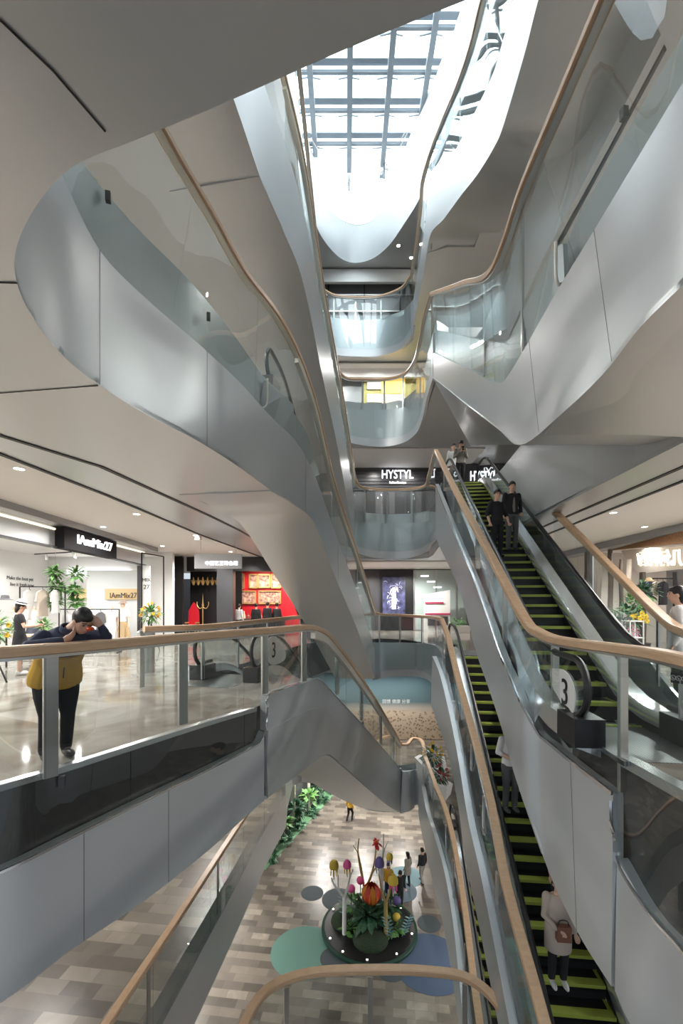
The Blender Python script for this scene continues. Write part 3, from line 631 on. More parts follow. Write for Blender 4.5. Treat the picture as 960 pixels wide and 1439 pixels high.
# ---------------------------------------------------------------- escalators
def escalator(b, t, label, steps=True, left=True, right=True, sign=None, w=1.0, plate_mat='grate', skip=lambda p: False, bases=(1,1)):
    b, t = V(b), V(t); h = V((t.x-b.x, t.y-b.y, 0)); L = h.length; h /= L; r = V((h.y, -h.x, 0)); H = t.z-b.z
    f = .45
    def zs(s):
        u = min(max((s-f)/(L-2*f), 0), 1); z = u*H
        for e, sg in ((f, 1), (L-f, -1)):                 # rounded transitions
            d = abs(s-e)
            if d < .6: z += sg*(.6-d)**2/2.4*(H/(L-2*f))
        return z
    def P(s, lat, z): return b+h*s+r*lat+V((0,0,zs(s)+z))
    root = thing('escalator', b, label, 'escalator')
    SS = [-.85,-.6,-.3]+[i*.35 for i in range(int(L/.35)+1)]+[L, L+.3, L+.6, L+.85]
    inn = [s for s in SS if -.56 < s < L+.56]
    for side in ((-1,) if left else ())+((1,) if right else ()):
        x0 = side*(w/2)
        # skirt and deck
        mb = MB(); rows = []
        for s in SS: rows.append([P(s,x0,-.12), P(s,x0,.16), P(s,x0+side*.05,.26), P(s,x0+side*.27,.26), P(s,x0+side*.27,-.5 if .4 < s < L-.4 else -.02)])
        mb.loft(rows); mb.add(rows[0], [(0,1,2,3,4)]); mb.add(rows[-1], [(4,3,2,1,0)])
        mb.build('deck', 'brightsteel', root)
        mb = MB(); mb.loft([[P(s,x0-side*.012,-.1), P(s,x0-side*.012,.1), P(s,x0-side*.002,.1)] for s in SS]); mb.build('skirt', 'black', root)
        for kb, s in enumerate((-.85, L+.85)):
            if not bases[kb]: continue
            mb = MB(); mb.box(P(s+(.22 if s < 0 else -.22),x0+side*.13,.15), (.33,.5,.32), math.atan2(h.y,h.x)-math.pi/2); mb.build('newel_base', 'black', root)
        # glass
        xg = x0+side*.16
        arc = [math.pi*k/10 for k in range(11)]
        topl = [P(-.55,xg,.62)+h*(-.30*math.sin(a))+V((0,0,-.30*math.cos(a))) for a in arc]+[P(s,xg,.92) for s in inn]+[P(L+.55,xg,.62)+h*(.30*math.sin(a))+V((0,0,.30*math.cos(a))) for a in arc]
        k = len(inn)
        up_, lo = topl[6:11]+topl[11:11+k]+topl[11+k:11+k+6], None
        lo = [V((p.x,p.y,0)) for p in up_]
        lo2 = []
        for p in up_:
            s = (p-b).dot(h); lo2.append(P(s,xg,.24 if 0 <= s <= L else max(.24, .62-math.sqrt(max(.09-(max(-s-.55, s-L-.55, 0))**2, 0)))))
        A, B = lo2, up_; o2 = V(r*side*.012)
        mb = MB(); mb.loft([A, B, [p+o2 for p in B], [p+o2 for p in A], A]); mb.build('balustrade_glass', 'glass', root)
        # moving handrail
        path = [P(-.25,xg,.34), P(-.45,xg,.32)]+[p+(p-P(-.55,xg,.62)).normalized()*.04 for p in topl[:11]]+[p+V((0,0,.04)) for p in topl[11:11+k]]+[p+(p-P(L+.55,xg,.62)).normalized()*.04 for p in topl[11+k:]]+[P(L+.45,xg,.32), P(L+.25,xg,.34)]
        MB().tube(path, .042, 8).build('handrail', 'rubber', root)
    fp = MB(); ang = math.atan2(h.y,h.x)-math.pi/2
    fp.box(b-h*.55+V((0,0,-.02)), (w,1.5,.05), ang); fp.build('floor_plate', 'grate', root)
    fp = MB(); fp.box(t+h*.75+V((0,0,-.02)), (w,1.5,.05), ang); fp.build('floor_plate', 'grate', root)
    if steps:
        n = int(round(H/.2)); rise = H/n
        # solve s for each tread level
        s = 0.; tops = []
        grid = [i*L/400 for i in range(401)]
        for i in range(n):
            z = (i+.5)*rise
            s = next(g for g in grid if zs(g) >= z); tops.append((s, (i+1)*rise))
        for i, (s, z) in enumerate(tops):
            if skip(b+h*s+V((0,0,z))): continue
            nx = tops[i+1][0] if i < n-1 else s+.4
            c = b+h*((s+nx)/2)+V((0,0,z-.05)); d = nx-s
            mb = MB(); mb.box(c, (w-.03, d, .09), ang); mb.box(b+h*(s+.015)+V((0,0,z-rise/2-.02)), (w-.03,.03,rise+.02), ang)
            st = mb.build('step', 'step', root, smooth=0)
            mb = MB(); mb.box(b+h*(s+.055)+V((0,0,z-.012)), (w-.03,.13,.05), ang)
            for q in (-1,1): mb.box(c+r*q*(w/2-.04)+V((0,0,.048)), (.05,d,.006), ang)
            mb.build('step_edge', 'yellow', st, smooth=0)
        mb = MB(); mb.box(b+h*.03+V((0,0,.012)), (w,.04,.02), ang); mb.build('comb', 'yellow', root)
        # undertray so that nothing shows through the step band
        mb = MB(); mb.loft([[P(s,-w/2,-.3), P(s,w/2,-.3)] for s in [i*L/30 for i in range(31)]]); mb.build('step_band', 'black', root)
    if sign:
        side, s0 = sign
        xg = side*(w/2)+side*.16+side*.02
        q = Matrix((h*(1 if side > 0 else -1), V((0,0,1)), (r*side))).transposed()
        poly = [(.12,.74),(-.28,.78),(-.46,.74),(-.60,.62),(-.64,.50),(-.60,.34),(-.50,.22),(-.40,.22),(-.28,.33),(.12,.56)]
        pts = cr([P(-.0,xg,0)+h*a+V((0,0,z-zs(-.0))) for a, z in poly+poly[:1]], 3)[:-1]
        pn = MB().extrude(pts, r*side*.012).build('number_panel', M['white'], root)
        text('3', .46, 'black', pn, b+h*(-.36)+r*(xg+side*.02)+V((0,0,.50)), q, 'numeral', .004)
    return root
ES3 = escalator((3.47,5.6,0), (4.57,15.8,6), 'escalator on the right rising from the third floor past the couple in black', sign=(-1,0), w=.92)
ES2 = escalator((3.24,3.5,-6), (4.2,13.45,0), 'long central escalator with yellow edged steps rising from below to the third floor', skip=lambda p: p.z < -4.9)
ES1 = escalator((3.42,3.6,-12), (4.28,13.55,-6), 'narrow strip of the lowest escalator with green edged steps beside the paved floor', skip=lambda p: p.z < -10.0)
EL3 = escalator((.55,20.1,-6), (-2.25,9.75,0), 'escalator on the left starting downwards behind the leaning boy, marked three', steps=False, bases=(0,1))
EL4 = escalator((-.5,19.8,0), (-2.05,9.7,6), 'dark handrailed escalator behind the glass of the upper left balcony', steps=False, left=True, right=True, bases=(0,1))
# number panel on the left escalator, near its upper newel
def panel3(esc, c, h, r, m='white'):
    q = Matrix((h, V((0,0,1)), r)).transposed()
    poly = [(-.36,.10),(-.30,.24),(-.16,.32),(.10,.32),(.22,.26),(.72,-.12),(.72,-.22),(.60,-.30),(-.10,-.30),(-.30,-.16)]
    pts = cr([c+h*a+V((0,0,z)) for a, z in poly+poly[:1]], 3)[:-1]
    pn = MB().extrude(pts, r*.012).build('number_panel', m, esc)
    text('3', .50, 'black', pn, c+h*.0+r*.02+V((0,0,0)), q, 'numeral', .004)
hh = (V((.55,20.1,0))-V((-2.25,9.75,0))).normalized(); rr = V((hh.y,-hh.x,0))
panel3(EL3, V((-2.25,9.75,.56))+rr*.69+hh*(.12), hh, rr)
# oak topped guards on the outer sides
Yg = [5.2,5.8,6.2,6.8,7.6,8.5,9.5,10.45]
RG = [U(960+60,905,5.0), U(960,886,5.75), U(943,877,6.15), U(920,857,6.75), U(885,823,7.65), U(854,792,8.4), U(816,754,9.3), U(777,716,10.35)]
BG = [V((p.x+.05,p.y,p.z-1.2)) for p in RG]
guard(RG, BG, [3,5.6], 'oak topped glass railing on the far side of the right escalator, rising to the ceiling', side=1, pane=1.6, chan='steel', post_in=.05)
LG = [V((-3.75,8.1,1.15)), U(290,880.5,9.0), U(340,875,10.8), U(380,870.5,13), U(425,866,16.9), V((-.75,19.5,1.15))]
LG = [V((p.x,p.y,1.15)) for p in LG]
guard(LG, [V((p.x,p.y,.02)) for p in LG], [0,1,2,3,4], 'pale oak topped glass railing behind the left escalator, by the steel bin', side=-1, pane=1.8, chan='steel')
# ---------------------------------------------------------------- people: every figure is one closed skin, clothes over it
def remeshed(mb, name, m, parent, vox, smooth_it=3):
    o = mb.build(name, m, None, smooth=0)
    a = o.modifiers.new('r', 'REMESH'); a.mode = 'VOXEL'; a.voxel_size = vox; a.use_smooth_shade = True
    if smooth_it:
        b = o.modifiers.new('s', 'SMOOTH'); b.iterations = smooth_it; b.factor = .5
    dg = bpy.context.evaluated_depsgraph_get(); dg.update()
    me = bpy.data.meshes.new_from_object(o.evaluated_get(dg)); old = o.data
    o.modifiers.clear(); o.data = me; bpy.data.meshes.remove(old)
    me.materials.clear(); me.materials.append(M[m] if isinstance(m, str) else m); me.name = name
    for p in me.polygons: p.use_smooth = True; p.material_index = 0
    pl = parent_loc(parent) if parent else V((0,0,0))
    if pl.length:
        for v in me.vertices: v.co -= pl
    o.parent = parent; return o
def limb(mb, pts, rad):
    pts = [V(p) for p in pts]
    mb.tube(pts, rad, 10)
    for p, r in zip(pts, rad): mb.ball(p, r*1.0, 10)
def tloft(mb, spine, wid, dep, side, grow=0.):
    rows = []; side = V(side)
    for i, p in enumerate(spine):
        d = (V(spine[min(i+1,len(spine)-1)])-V(spine[max(i-1,0)])).normalized(); s = (side-d*side.dot(d)).normalized(); f = d.cross(s)
        rows.append([V(p)+s*(wid[i]+grow)*math.cos(a)+f*(dep[i]+grow)*math.sin(a) for a in [2*math.pi*k/18 for k in range(18)]])
    mb.loft(rows, True, True)
BASE = dict(pel=(0,0,.93), waist=(0,.0,1.08), chest=(0,.0,1.27), neck=(0,-.01,1.43), hb=(0,.0,1.53), hd=(0,.025,1.60),
    shR=(.17,0,1.39), elR=(.22,-.03,1.12), wrR=(.24,.06,.87), haR=(.24,.10,.79), shL=(-.17,0,1.39), elL=(-.22,-.03,1.12), wrL=(-.24,.06,.87), haL=(-.24,.10,.79),
    hiR=(.085,0,.90), knR=(.09,.02,.49), anR=(.09,-.02,.08), hiL=(-.085,0,.90), knL=(-.09,.02,.49), anL=(-.09,-.02,.08), face=(0,1,0), toeR=(0,.14,-.05), toeL=(0,.14,-.05))
PERSONS = []
def person(label, loc, rz, j=None, scale=1., top='navy', bottom='blackcloth', shoe='black', sleeve='long', bottom_kind='trousers', skin='skin', hair='short', vox=.014, coat=0., hat=None, group=None, face=True, top_name='top', wide=1., name='person'):
    J = dict(BASE); J.update(j or {}); J = {k: V(v) for k, v in J.items()}
    root = thing(name, (0,0,0), label, 'person', group)
    sx = J['shR']-J['shL']; side = V((sx.x, sx.y, 0)).normalized(); hx = (J['hiR']-J['hiL']).normalized()
    fc = J['face'].normalized(); fs = fc.cross(V((0,0,1))).normalized(); fu = fs.cross(fc)
    mb = MB(); hc = J['hd']; q = Matrix((fs, fc, fu)).transposed()
    mb.ball(hc+fu*.02, .1, 16, (.78,.98,1.08), q); mb.ball(hc+fc*.025-fu*.055, .075, 14, (.80,.85,.95), q)     # skull and jaw
    mb.ball(hc+fc*.105-fu*.012, .018, 8, (.8,1.1,1.4), q)                                                      # nose
    for s in (-1,1): mb.ball(hc+fs*s*.082-fu*.005, .026, 8, (.45,.8,1.2), q)                                   # ears
    limb(mb, [J['neck'], J['hb'], hc-fu*.03], [.055,.052,.06])
    sp = [J['pel']+V((0,0,-.06)), J['pel'], J['waist'], J['chest'], J['chest'].lerp(J['neck'], .65), J['neck']]
    wd = [.13,.155,.135,.155,.14,.06]; dp = [.09,.105,.09,.105,.085,.055]
    wd = [x*wide for x in wd]; dp = [x*wide for x in dp]
    tloft(mb, sp, wd, dp, side)
    for S in 'RL':
        sh, el, wr, ha = J['sh'+S], J['el'+S], J['wr'+S], J['ha'+S]
        limb(mb, [sh, sh.lerp(el,.5), el, el.lerp(wr,.4), wr], [.052,.046,.038,.038,.027])
        d = (ha-wr).normalized(); lat = d.cross(fc if abs(d.dot(fc)) < .8 else V((0,0,1))).normalized(); pn = lat.cross(d)
        cur = J.get('curl'+S); cu = cur.normalized() if cur else (pn if pn.dot(fc) > 0 else -pn)
        palm = wr.lerp(ha, .75); mb.ball(wr+d*.045, .042, 10, (.95,1.15,.55), Matrix((lat, d, pn)).transposed())
        bend = .028 if not cur else .045
        for k, ln in zip((-1.5,-.5,.5,1.5), (.062,.074,.07,.055)):
            a = wr+d*.07+lat*k*.019; b = a+d*ln*.55+cu*bend*.35; c = b+d*ln*.25+cu*bend
            limb(mb, [a, b, c], [.0098,.009,.0078])
        th = 1 if (lat*V((1,1,1)).dot(V((1,0,0)))).length >= 0 and S == 'R' else -1
        a = wr+d*.03+lat*th*.03; limb(mb, [a, a+d*.03+lat*th*.025+cu*.012, a+d*.06+lat*th*.022+cu*.028], [.012,.0105,.009])
        hi, kn, an = J['hi'+S], J['kn'+S], J['an'+S]
        limb(mb, [hi, hi.lerp(kn,.5), kn, kn.lerp(an,.35), an], [.085,.07,.052,.05,.034]); limb(mb, [an, an+J['toe'+S]*.8], [.035,.028])
    body = remeshed(mb, 'body', skin, root, vox*.85, 2)
    # clothing
    g = .016+coat*.012
    mb = MB(); spc = sp[1:] if bottom_kind != 'none' else sp
    low = J['pel'].lerp(J['waist'], -.25-coat*2.2)
    tloft(mb, [low, J['pel']]+sp[2:5]+[J['neck']], [x+g+coat*.02 for x in (.158*wide,.158*wide)]+[x+g for x in wd[2:5]]+[.075*wide+g], [x+g+coat*.02 for x in (.108*wide,.108*wide)]+[x+g for x in dp[2:5]]+[.062*wide+g], side)
    for S in 'RL':
        sh, el, wr = J['sh'+S], J['el'+S], J['wr'+S]
        if sleeve == 'long': limb(mb, [sh, sh.lerp(el,.5), el, el.lerp(wr,.5), el.lerp(wr,.94)], [.066+coat*.01,.058,.052,.046,.038])
        elif sleeve == 'rolled': limb(mb, [sh, sh.lerp(el,.5), el, el.lerp(wr,.25)], [.066,.06,.053,.05])
        else: limb(mb, [sh, sh.lerp(el,.3), sh.lerp(el,.55)], [.064,.06,.056])
    if isinstance(top, tuple): tm, tn = top
    else: tm, tn = top, top_name
    cl = remeshed(mb, tn, tm, root, vox, 2)
    mb = MB()
    if bottom_kind == 'trousers':
        tloft(mb, [J['pel'].lerp(J['waist'],.35), J['pel'], J['pel']+V((0,0,-.1))], [.15*wide,.166*wide,.165*wide], [.105*wide,.118*wide,.11*wide], side)
        for S in 'RL': limb(mb, [J['hi'+S], J['hi'+S].lerp(J['kn'+S],.5), J['kn'+S], J['kn'+S].lerp(J['an'+S],.5), J['an'+S]+V((0,0,.02))], [.098*wide,.086*wide,.07,.063,.058])
        remeshed(mb, 'trousers', bottom, root, vox, 3)
    elif bottom_kind == 'skirt':
        k = J['knR'].lerp(J['knL'], .5); k.z = J['knR'].z-.02
        tloft(mb, [J['pel'].lerp(J['waist'],.5), J['pel'], J['pel'].lerp(k,.5), k], [.14,.17,.21,.235], [.10,.13,.165,.185], side)
        remeshed(mb, 'skirt', bottom, root, vox, 2)
    for S in 'RL':
        mb = MB(); a = J['an'+S]; t = J['toe'+S]; d = V((t.x,t.y,0)).normalized(); q2 = Matrix((V((d.y,-d.x,0)), d, V((0,0,1)))).transposed()
        mb.ball(V((a.x,a.y,a.z-.035))+d*.06, .14, 12, (.33,1.0,.33), q2); mb.ball(V((a.x,a.y,a.z-.01))-d*.01, .05, 10, (.9,1.1,1.0), q2)
        remeshed(mb, 'shoe', shoe, root, .012, 2)
    if hair:
        mb = MB(); mb.ball(hc+fu*.035-fc*.018, .112, 16, (.80,.95,1.0), q); mb.ball(hc+fu*.075+fc*.045, .062, 12, (1.05,.9,.72), q)
        if hair in ('long','bob'):
            mb.ball(hc-fc*.06-fu*.05, .09, 12, (.95,.6,1.2), q)
            if hair == 'long': mb.ball(hc-fc*.075-fu*.15, .075, 12, (1.05,.5,1.5), q)
        if hair == 'bun': mb.ball(hc-fc*.09+fu*.06, .05, 10)
        # cut the face free
        remeshed(mb, 'hair', 'hair', root, .012, 2)
    if hat:
        mb = MB(); mb.lathe([(.0,.11),(.07,.105),(.095,.06),(.105,0),(.19,-.015),(.19,-.025),(.1,-.02),(.0,-.02)], (0,0,0), 20)
        for i in range(len(mb.v)): mb.v[i] = hc+q@(mb.v[i]+V((0,-.01,.085)))
        ho = mb.build('hat', hat, root)
        mb = MB(); mb.lathe([(.1085,.002),(.1075,.03),(.104,.03),(.104,.002)], (0,0,0), 20)
        for i in range(len(mb.v)): mb.v[i] = hc+q@(mb.v[i]+V((0,-.01,.085)))
        mb.build('hat_band', 'black', ho)
    if face:
        for s in (-1,1):
            MB().ball(hc+fc*.092+fs*s*.033+fu*.012, .011, 8, (1.5,.6,.55), q).build('eye', 'black', root)
            MB().bar(hc+fc*.094+fs*s*.015+fu*.034, hc+fc*.086+fs*s*.052+fu*.034, .008).build('eyebrow', 'hair', root)
        MB().ball(hc+fc*.096-fu*.062, .012, 8, (1.8,.5,.5), q).build('mouth', mouthm, root)
    root.location = loc; root.rotation_euler = (0,0,rz); root.scale = (scale,)*3
    return root, J, q, hc, fc, fs, fu
mouthm = mat('lips', (.5,.2,.17), .5)
PI = math.pi
# --- boy leaning on the rail
fB = V((.8,-.6)); rzB = math.atan2(-fB.x, fB.y)
jb = dict(pel=(0,-.02,.86), waist=(0,.03,1.0), chest=(0,.15,1.17), neck=(-.01,.25,1.31), hb=(-.05,.31,1.365), hd=(-.10,.345,1.405), face=(-.10,.82,-.55),
    shR=(.19,.20,1.27), elR=(.34,.29,1.19), wrR=(.09,.40,1.235), haR=(.02,.41,1.27), curlR=(0,-.4,.6), shL=(-.20,.20,1.27), elL=(-.33,.36,1.24), wrL=(-.24,.43,1.35), haL=(-.19,.43,1.42), curlL=(.5,-.3,.2),
    hiR=(.09,-.02,.84), knR=(.10,.02,.46), anR=(.10,-.03,.08), hiL=(-.09,-.02,.84), knL=(-.09,.03,.46), anL=(-.10,-.05,.08))
boy, J, q, hc, fc, fs, fu = person('boy in a mustard and navy jacket bending over the oak handrail, fiddling with something red', (-2.96,4.44,0), rzB, jb, 1.02, top='navy', bottom='blackcloth', shoe='black', vox=.011, top_name='jacket', wide=1.3)
def boy_part(mb, name, m, vox=0., it=2):
    o = remeshed(mb, name, m, None, vox, it) if vox else mb.build(name, m, None, origin=(0,0,0))
    o.parent = boy; return o
mb = MB(); sd = V((1,0,0))
tloft(mb, [J['pel'].lerp(J['waist'],-.6), J['pel'], J['waist'], J['chest'].lerp(J['waist'],.2)], [.250,.247,.216,.226], [.184,.182,.160,.168], sd)
boy_part(mb, 'jacket_body', 'mustard', .012, 2)
mb = MB(); mb.tube([J['pel']+V((.0,.180,-.02)), J['waist']+V((.0,.163,0)), J['chest']+V((0,.155,-.06))], .006, 6); boy_part(mb, 'zip', 'greycloth')
mb = MB(); mb.tube([J['waist']+V((.11,.145,.05)), J['waist']+V((.10,.148,.0)), J['waist']+V((.125,.145,-.05))], .008, 6); boy_part(mb, 'pocket_slit', 'blackcloth')
mb = MB(); mb.ball(J['waist']+V((.10,.145,.13)), .035, 14, (1,.25,1)); b_ = boy_part(mb, 'badge', mat('badge red', (.55,.16,.06), .6))
mb = MB(); mb.ball(J['waist']+V((.10,.155,.13)), .022, 12, (1,.25,1)); o = mb.build('badge_centre', 'blackcloth', None, origin=(0,0,0)); o.parent = boy
mb = MB(); limb(mb, [J['chest']+V((.10,.09,.04)), J['chest']+V((.135,.03,.09)), J['chest']+V((.12,-.06,.10))], [.03,.03,.03]); boy_part(mb, 'shoulder_panel', 'mustard', .012, 1)
mb = MB(); mb.lathe([(.07,-.03),(.082,-.02),(.078,.03),(.066,.035),(.066,-.03)], (0,0,0), 16)
for i in range(len(mb.v)): mb.v[i] = J['neck']+V((0,.02,.02))+Matrix.Rotation(-.5,3,'X')@mb.v[i]
boy_part(mb, 'collar', 'navy')
t = thing('toy', (0,0,0), 'small red and brown trinket held in the hands of the boy', 'toy')
tw = boy.matrix_basis @ V((-.10,.44,1.36)) if False else (Matrix.Translation(V((-2.96,4.44,0)))@Matrix.Rotation(rzB,4,'Z')@Matrix.Scale(1.02,4))@V((-.12,.47,1.335))
t.location = tw
MB().ball(tw, .04, 12, (1,.8,.6)).build('shell', mat('red plastic', (.65,.07,.02), .4), t); MB().ball(tw+V((0,0,.045)), .03, 12, (1,1,.8)).build('top_half', mat('brown plastic', (.20,.10,.04), .5), t)
# --- couple on the escalator
PE = lambda px, py, Y: tuple(U(px, py, Y))
person('man in a dark shirt and black trousers, left one of the couple on the escalator', tuple(V((3.66,10.05,2.70))), PI+.25, dict(elL=(-.27,-.02,1.13), wrL=(-.28,.08,.90), haL=(-.28,.12,.82), elR=(.25,-.06,1.13), face=(.35,1,-.05)), .93, top='blackcloth', bottom='blackcloth', sleeve='rolled', top_name='shirt', vox=.018)
p_, J, q, hc, fc, fs, fu = person('man in an open black jacket over a grey shirt, right one of the couple', tuple(V((4.17,10.45,2.92))), PI+.1, dict(face=(.3,1,-.1), elL=(-.25,-.05,1.13), wrL=(-.22,.05,.95), haL=(-.2,.08,.88)), .98, top='blackcloth', bottom='greycloth', shoe='greycloth', top_name='jacket', vox=.018)
mb = MB(); tloft(mb, [J['pel'], J['waist'], J['chest'], J['chest'].lerp(J['neck'],.8)], [.10,.085,.08,.045], [.128,.115,.126,.09], V((1,0,0)))
o = remeshed(mb, 'shirt', 'tweed', None, .018, 2); o.parent = p_
# --- two men at the head of the escalator
p_, J, q, hc, fc, fs, fu = person('man in grey tweed looking at a phone at the top of the escalator', tuple(V((4.35,15.6,5.86))), PI, dict(hd=(0,.05,1.585), face=(0,1,-.5), elR=(.24,.02,1.12), wrR=(.06,.24,1.27), haR=(.02,.27,1.33), elL=(-.24,.02,1.12), wrL=(-.06,.25,1.27), haL=(-.02,.28,1.33)), 1., top='tweed', bottom='blackcloth', top_name='jacket', vox=.018)
mb = MB().box(J['haL']+V((.02,.03,.03)), (.075,.012,.14)); mb.v = [V((v.x,v.y,v.z)) for v in mb.v]
t = thing('phone', (0,0,0), 'dark phone held up by the man in tweed at the top of the escalator', 'phone'); o = mb.build('phone_body', 'black', None, origin=(0,0,0)); o.parent = t; t.location = (4.35,15.6,5.86); t.rotation_euler = (0,0,PI)
person('man in a white shirt standing behind the man in tweed with the phone', tuple(V((4.28,16.35,6.0))), PI+.2, {}, 1.02, top='whitecloth', bottom='greycloth', top_name='shirt', vox=.02)
# --- the long escalator
person('person in a white shirt and grey trousers on the long escalator', tuple(V((3.46,8.75,-2.62))), PI+.1, dict(elR=(.25,0,1.14), wrR=(.06,.22,1.06), haR=(-.01,.24,1.06), elL=(-.25,0,1.14), wrL=(-.05,.22,1.05), haL=(.02,.24,1.05), face=(-.3,1,-.3)), 1.06, top='whitecloth', bottom='greycloth', sleeve='rolled', top_name='shirt', shoe='greycloth', vox=.017)
person('person in dark clothes mostly hidden by the panel on the long escalator', tuple(V((3.66,7.05,-3.68))), PI, dict(elR=(.26,.02,1.13)), .98, top='navy', bottom='blackcloth', sleeve='rolled', shoe='red', top_name='shirt', vox=.02, face=False)
p_, J, q, hc, fc, fs, fu = person('woman in a long beige coat and pale shoes riding down the long escalator', tuple(V((3.27,6.45,-4.13))), PI-.1, dict(elR=(.23,.05,1.12), wrR=(.08,.22,1.02), haR=(.02,.25,1.0), face=(0,1,-.4)), .95, top='beigecloth', bottom='blackcloth', shoe='whitecloth', top_name='coat', coat=1., vox=.017, hair='long')
mb = MB().box(V((.0,.2,.92)), (.2,.08,.22)); t = thing('handbag', (0,0,0), 'brown handbag carried by the woman in the beige coat', 'bag'); o = mb.build('bag_body', mat('brown leather', (.22,.10,.06), .5), None, origin=(0,0,0)); o.parent = t
mb = MB().tube(cr([V((-.08,.2,1.02)), V((-.05,.2,1.10)), V((.05,.2,1.10)), V((.08,.2,1.02))],4), .008, 6); o = mb.build('bag_handle', 'black', None, origin=(0,0,0)); o.parent = t
t.location = (3.27,6.45,-4.13); t.rotation_euler = (0,0,PI-.1)
# --- left shop and right shop
person('woman in a black dress and a white straw hat browsing in the white shop', (-7.35,9.75,0), -.9, dict(elR=(.22,.08,1.14), wrR=(.12,.32,1.16), haR=(.08,.40,1.18), elL=(-.22,.08,1.14), wrL=(-.14,.32,1.14), haL=(-.1,.40,1.15), face=(.0,1,-.25)), .97, top='blackcloth', bottom='blackcloth', bottom_kind='skirt', sleeve='short', shoe='whitecloth', top_name='dress_top', hair='bob', hat='whitecloth', vox=.016)
person('dark haired person in a loose pale grey top behind the right hand oak rail', (5.45,6.9,0), .9, dict(face=(-.2,1,0)), 1.1, top='whitecloth', bottom='blackcloth', top_name='sweater', coat=.4, hair='bob', vox=.018)
# --- second floor and ground floor
person('person in a dark patterned top walking by the beach mural on the second floor', (1.05,21.5,-6), 2.4, dict(knR=(.09,.15,.5), anR=(.09,.2,.1), anL=(-.09,-.2,.12)), 1., top='navy', bottom='whitecloth', vox=.022, face=False, hair='long')
person('child in a yellow jacket and dark trousers running across the far ground floor', tuple(V((.52,26.8,-12))), -.6, dict(knR=(.09,.2,.5), anR=(.09,.1,.12), anL=(-.09,-.22,.15), knL=(-.09,0,.48)), 1., top='mustard', bottom='blackcloth', vox=.024, face=False)
person('shopper in a dark cardigan and brown trousers walking beside a companion on the paving', tuple(V((3.95,20.85,-12))), .5, dict(knR=(.09,.12,.5), anR=(.09,.18,.1), anL=(-.09,-.15,.1)), 1., top='blackcloth', bottom='tweed', vox=.024, face=False)
person('shopper in a grey olive coat walking left of the dark cardigan', tuple(V((3.2,20.6,-12))), .7, dict(knL=(-.09,.12,.5), anL=(-.09,.15,.1)), .97, top='tweed', bottom='blackcloth', coat=.8, vox=.024, face=False, hair='long')
person('person dressed in black standing right behind the planted island, head bent', tuple(V((2.62,19.15,-12))), PI+.3, dict(hd=(0,.05,1.585), face=(0,1,-.4)), 1., top='blackcloth', bottom='blackcloth', vox=.022, hair='bob')
person('person in a pale yellow top behind the yellow flower bud of the island', tuple(V((2.15,19.6,-12))), PI-.3, {}, 1.02, top='mustard', bottom='navy', vox=.022, hair='long', face=False)
# ================================================================= LEFT SHOP (white boutique)
wall('wall_shop_left', (-12.6,2), (-12.6,18.4), 0, 3.84, 'white'); wall('wall_shop_end', (-12.5,18.3), (-7.2,18.3), 0, 3.84, 'white')
trim(MB().box((-10.1,11.5,3.66), (5.0,13,.06)), 'white', smooth=0)
def fascia(y0, y1, label):
    t = thing('shopfront_fascia', (-7.55,(y0+y1)/2,3.1), label, 'fascia')
    MB().box((-7.6,(y0+y1)/2,3.35), (.16,y1-y0,.42)).build('panel', M['soffit'], t, smooth=0)
    MB().box((-7.55,(y0+y1)/2,3.59), (.1,y1-y0,.05)).build('light_strip', lampwarm, t, smooth=0)
    MB().box((-7.55,(y0+y1)/2,3.12), (.2,y1-y0,.035)).build('lower_trim', 'darkpanel', t, smooth=0)
lampwarm = mat('warm strip light', (1,1,1), .5, emit=(1,.88,.7), estr=1.)
fascia(5.5, 11.2, 'long beige fascia with a warm strip light left of the black shop sign'); fascia(13.8, 16.3, 'short beige fascia with a warm strip light right of the black shop sign')
trim(MB().box((-7.45,10.5,3.76), (.5,12.5,.16)), 'greypanel', smooth=0)
t = thing('shop_sign', (-7.4,12.5,3.1), 'black box sign with glowing white letters above the white boutique entrance', 'sign')
MB().box((-7.42,12.5,3.37), (.3,2.6,.56)).build('sign_box', mat('matt black sign', (.012,.012,.014), .7, 0, .2), t, smooth=0)
qx = Matrix((V((0,1,0)), V((0,0,1)), V((1,0,0)))).transposed()
text('IAmMix27', .36, 'led', t, (-7.25,12.6,3.40), qx, 'letters', .02, width=1.75)
# end pillar, glass side panel and thin black portal
t = thing('shopfront_pillar', (-7.4,16.4,0), 'dark post ending the white boutique front, beside its narrow glass panel', 'pillar')
MB().box((-7.72,16.35,1.55), (.12,.2,3.1)).build('post', 'darkpanel', t, smooth=0); MB().box((-7.5,16.4,1.55), (.3,.08,3.1)).build('side_panel', 'white', t, smooth=0)
text('MIX', .2, 'black', t, (-7.47,16.35,2.55), 0, 'letters', .004); text('27', .24, 'black', t, (-7.47,16.35,2.28), 0, 'letters', .004)
t = thing('portal_frame', (-7.2,16.2,0), 'thin black metal portal frame standing at the corner of the boutique', 'frame')
mb = MB(); mb.bar((-7.3,15.6,0), (-7.3,15.6,3.5), .04); mb.bar((-7.3,15.6,3.5), (-7.0,16.8,3.5), .04); mb.bar((-7.0,16.8,3.5), (-7.0,16.8,0), .04); mb.build('tube', 'black', t)
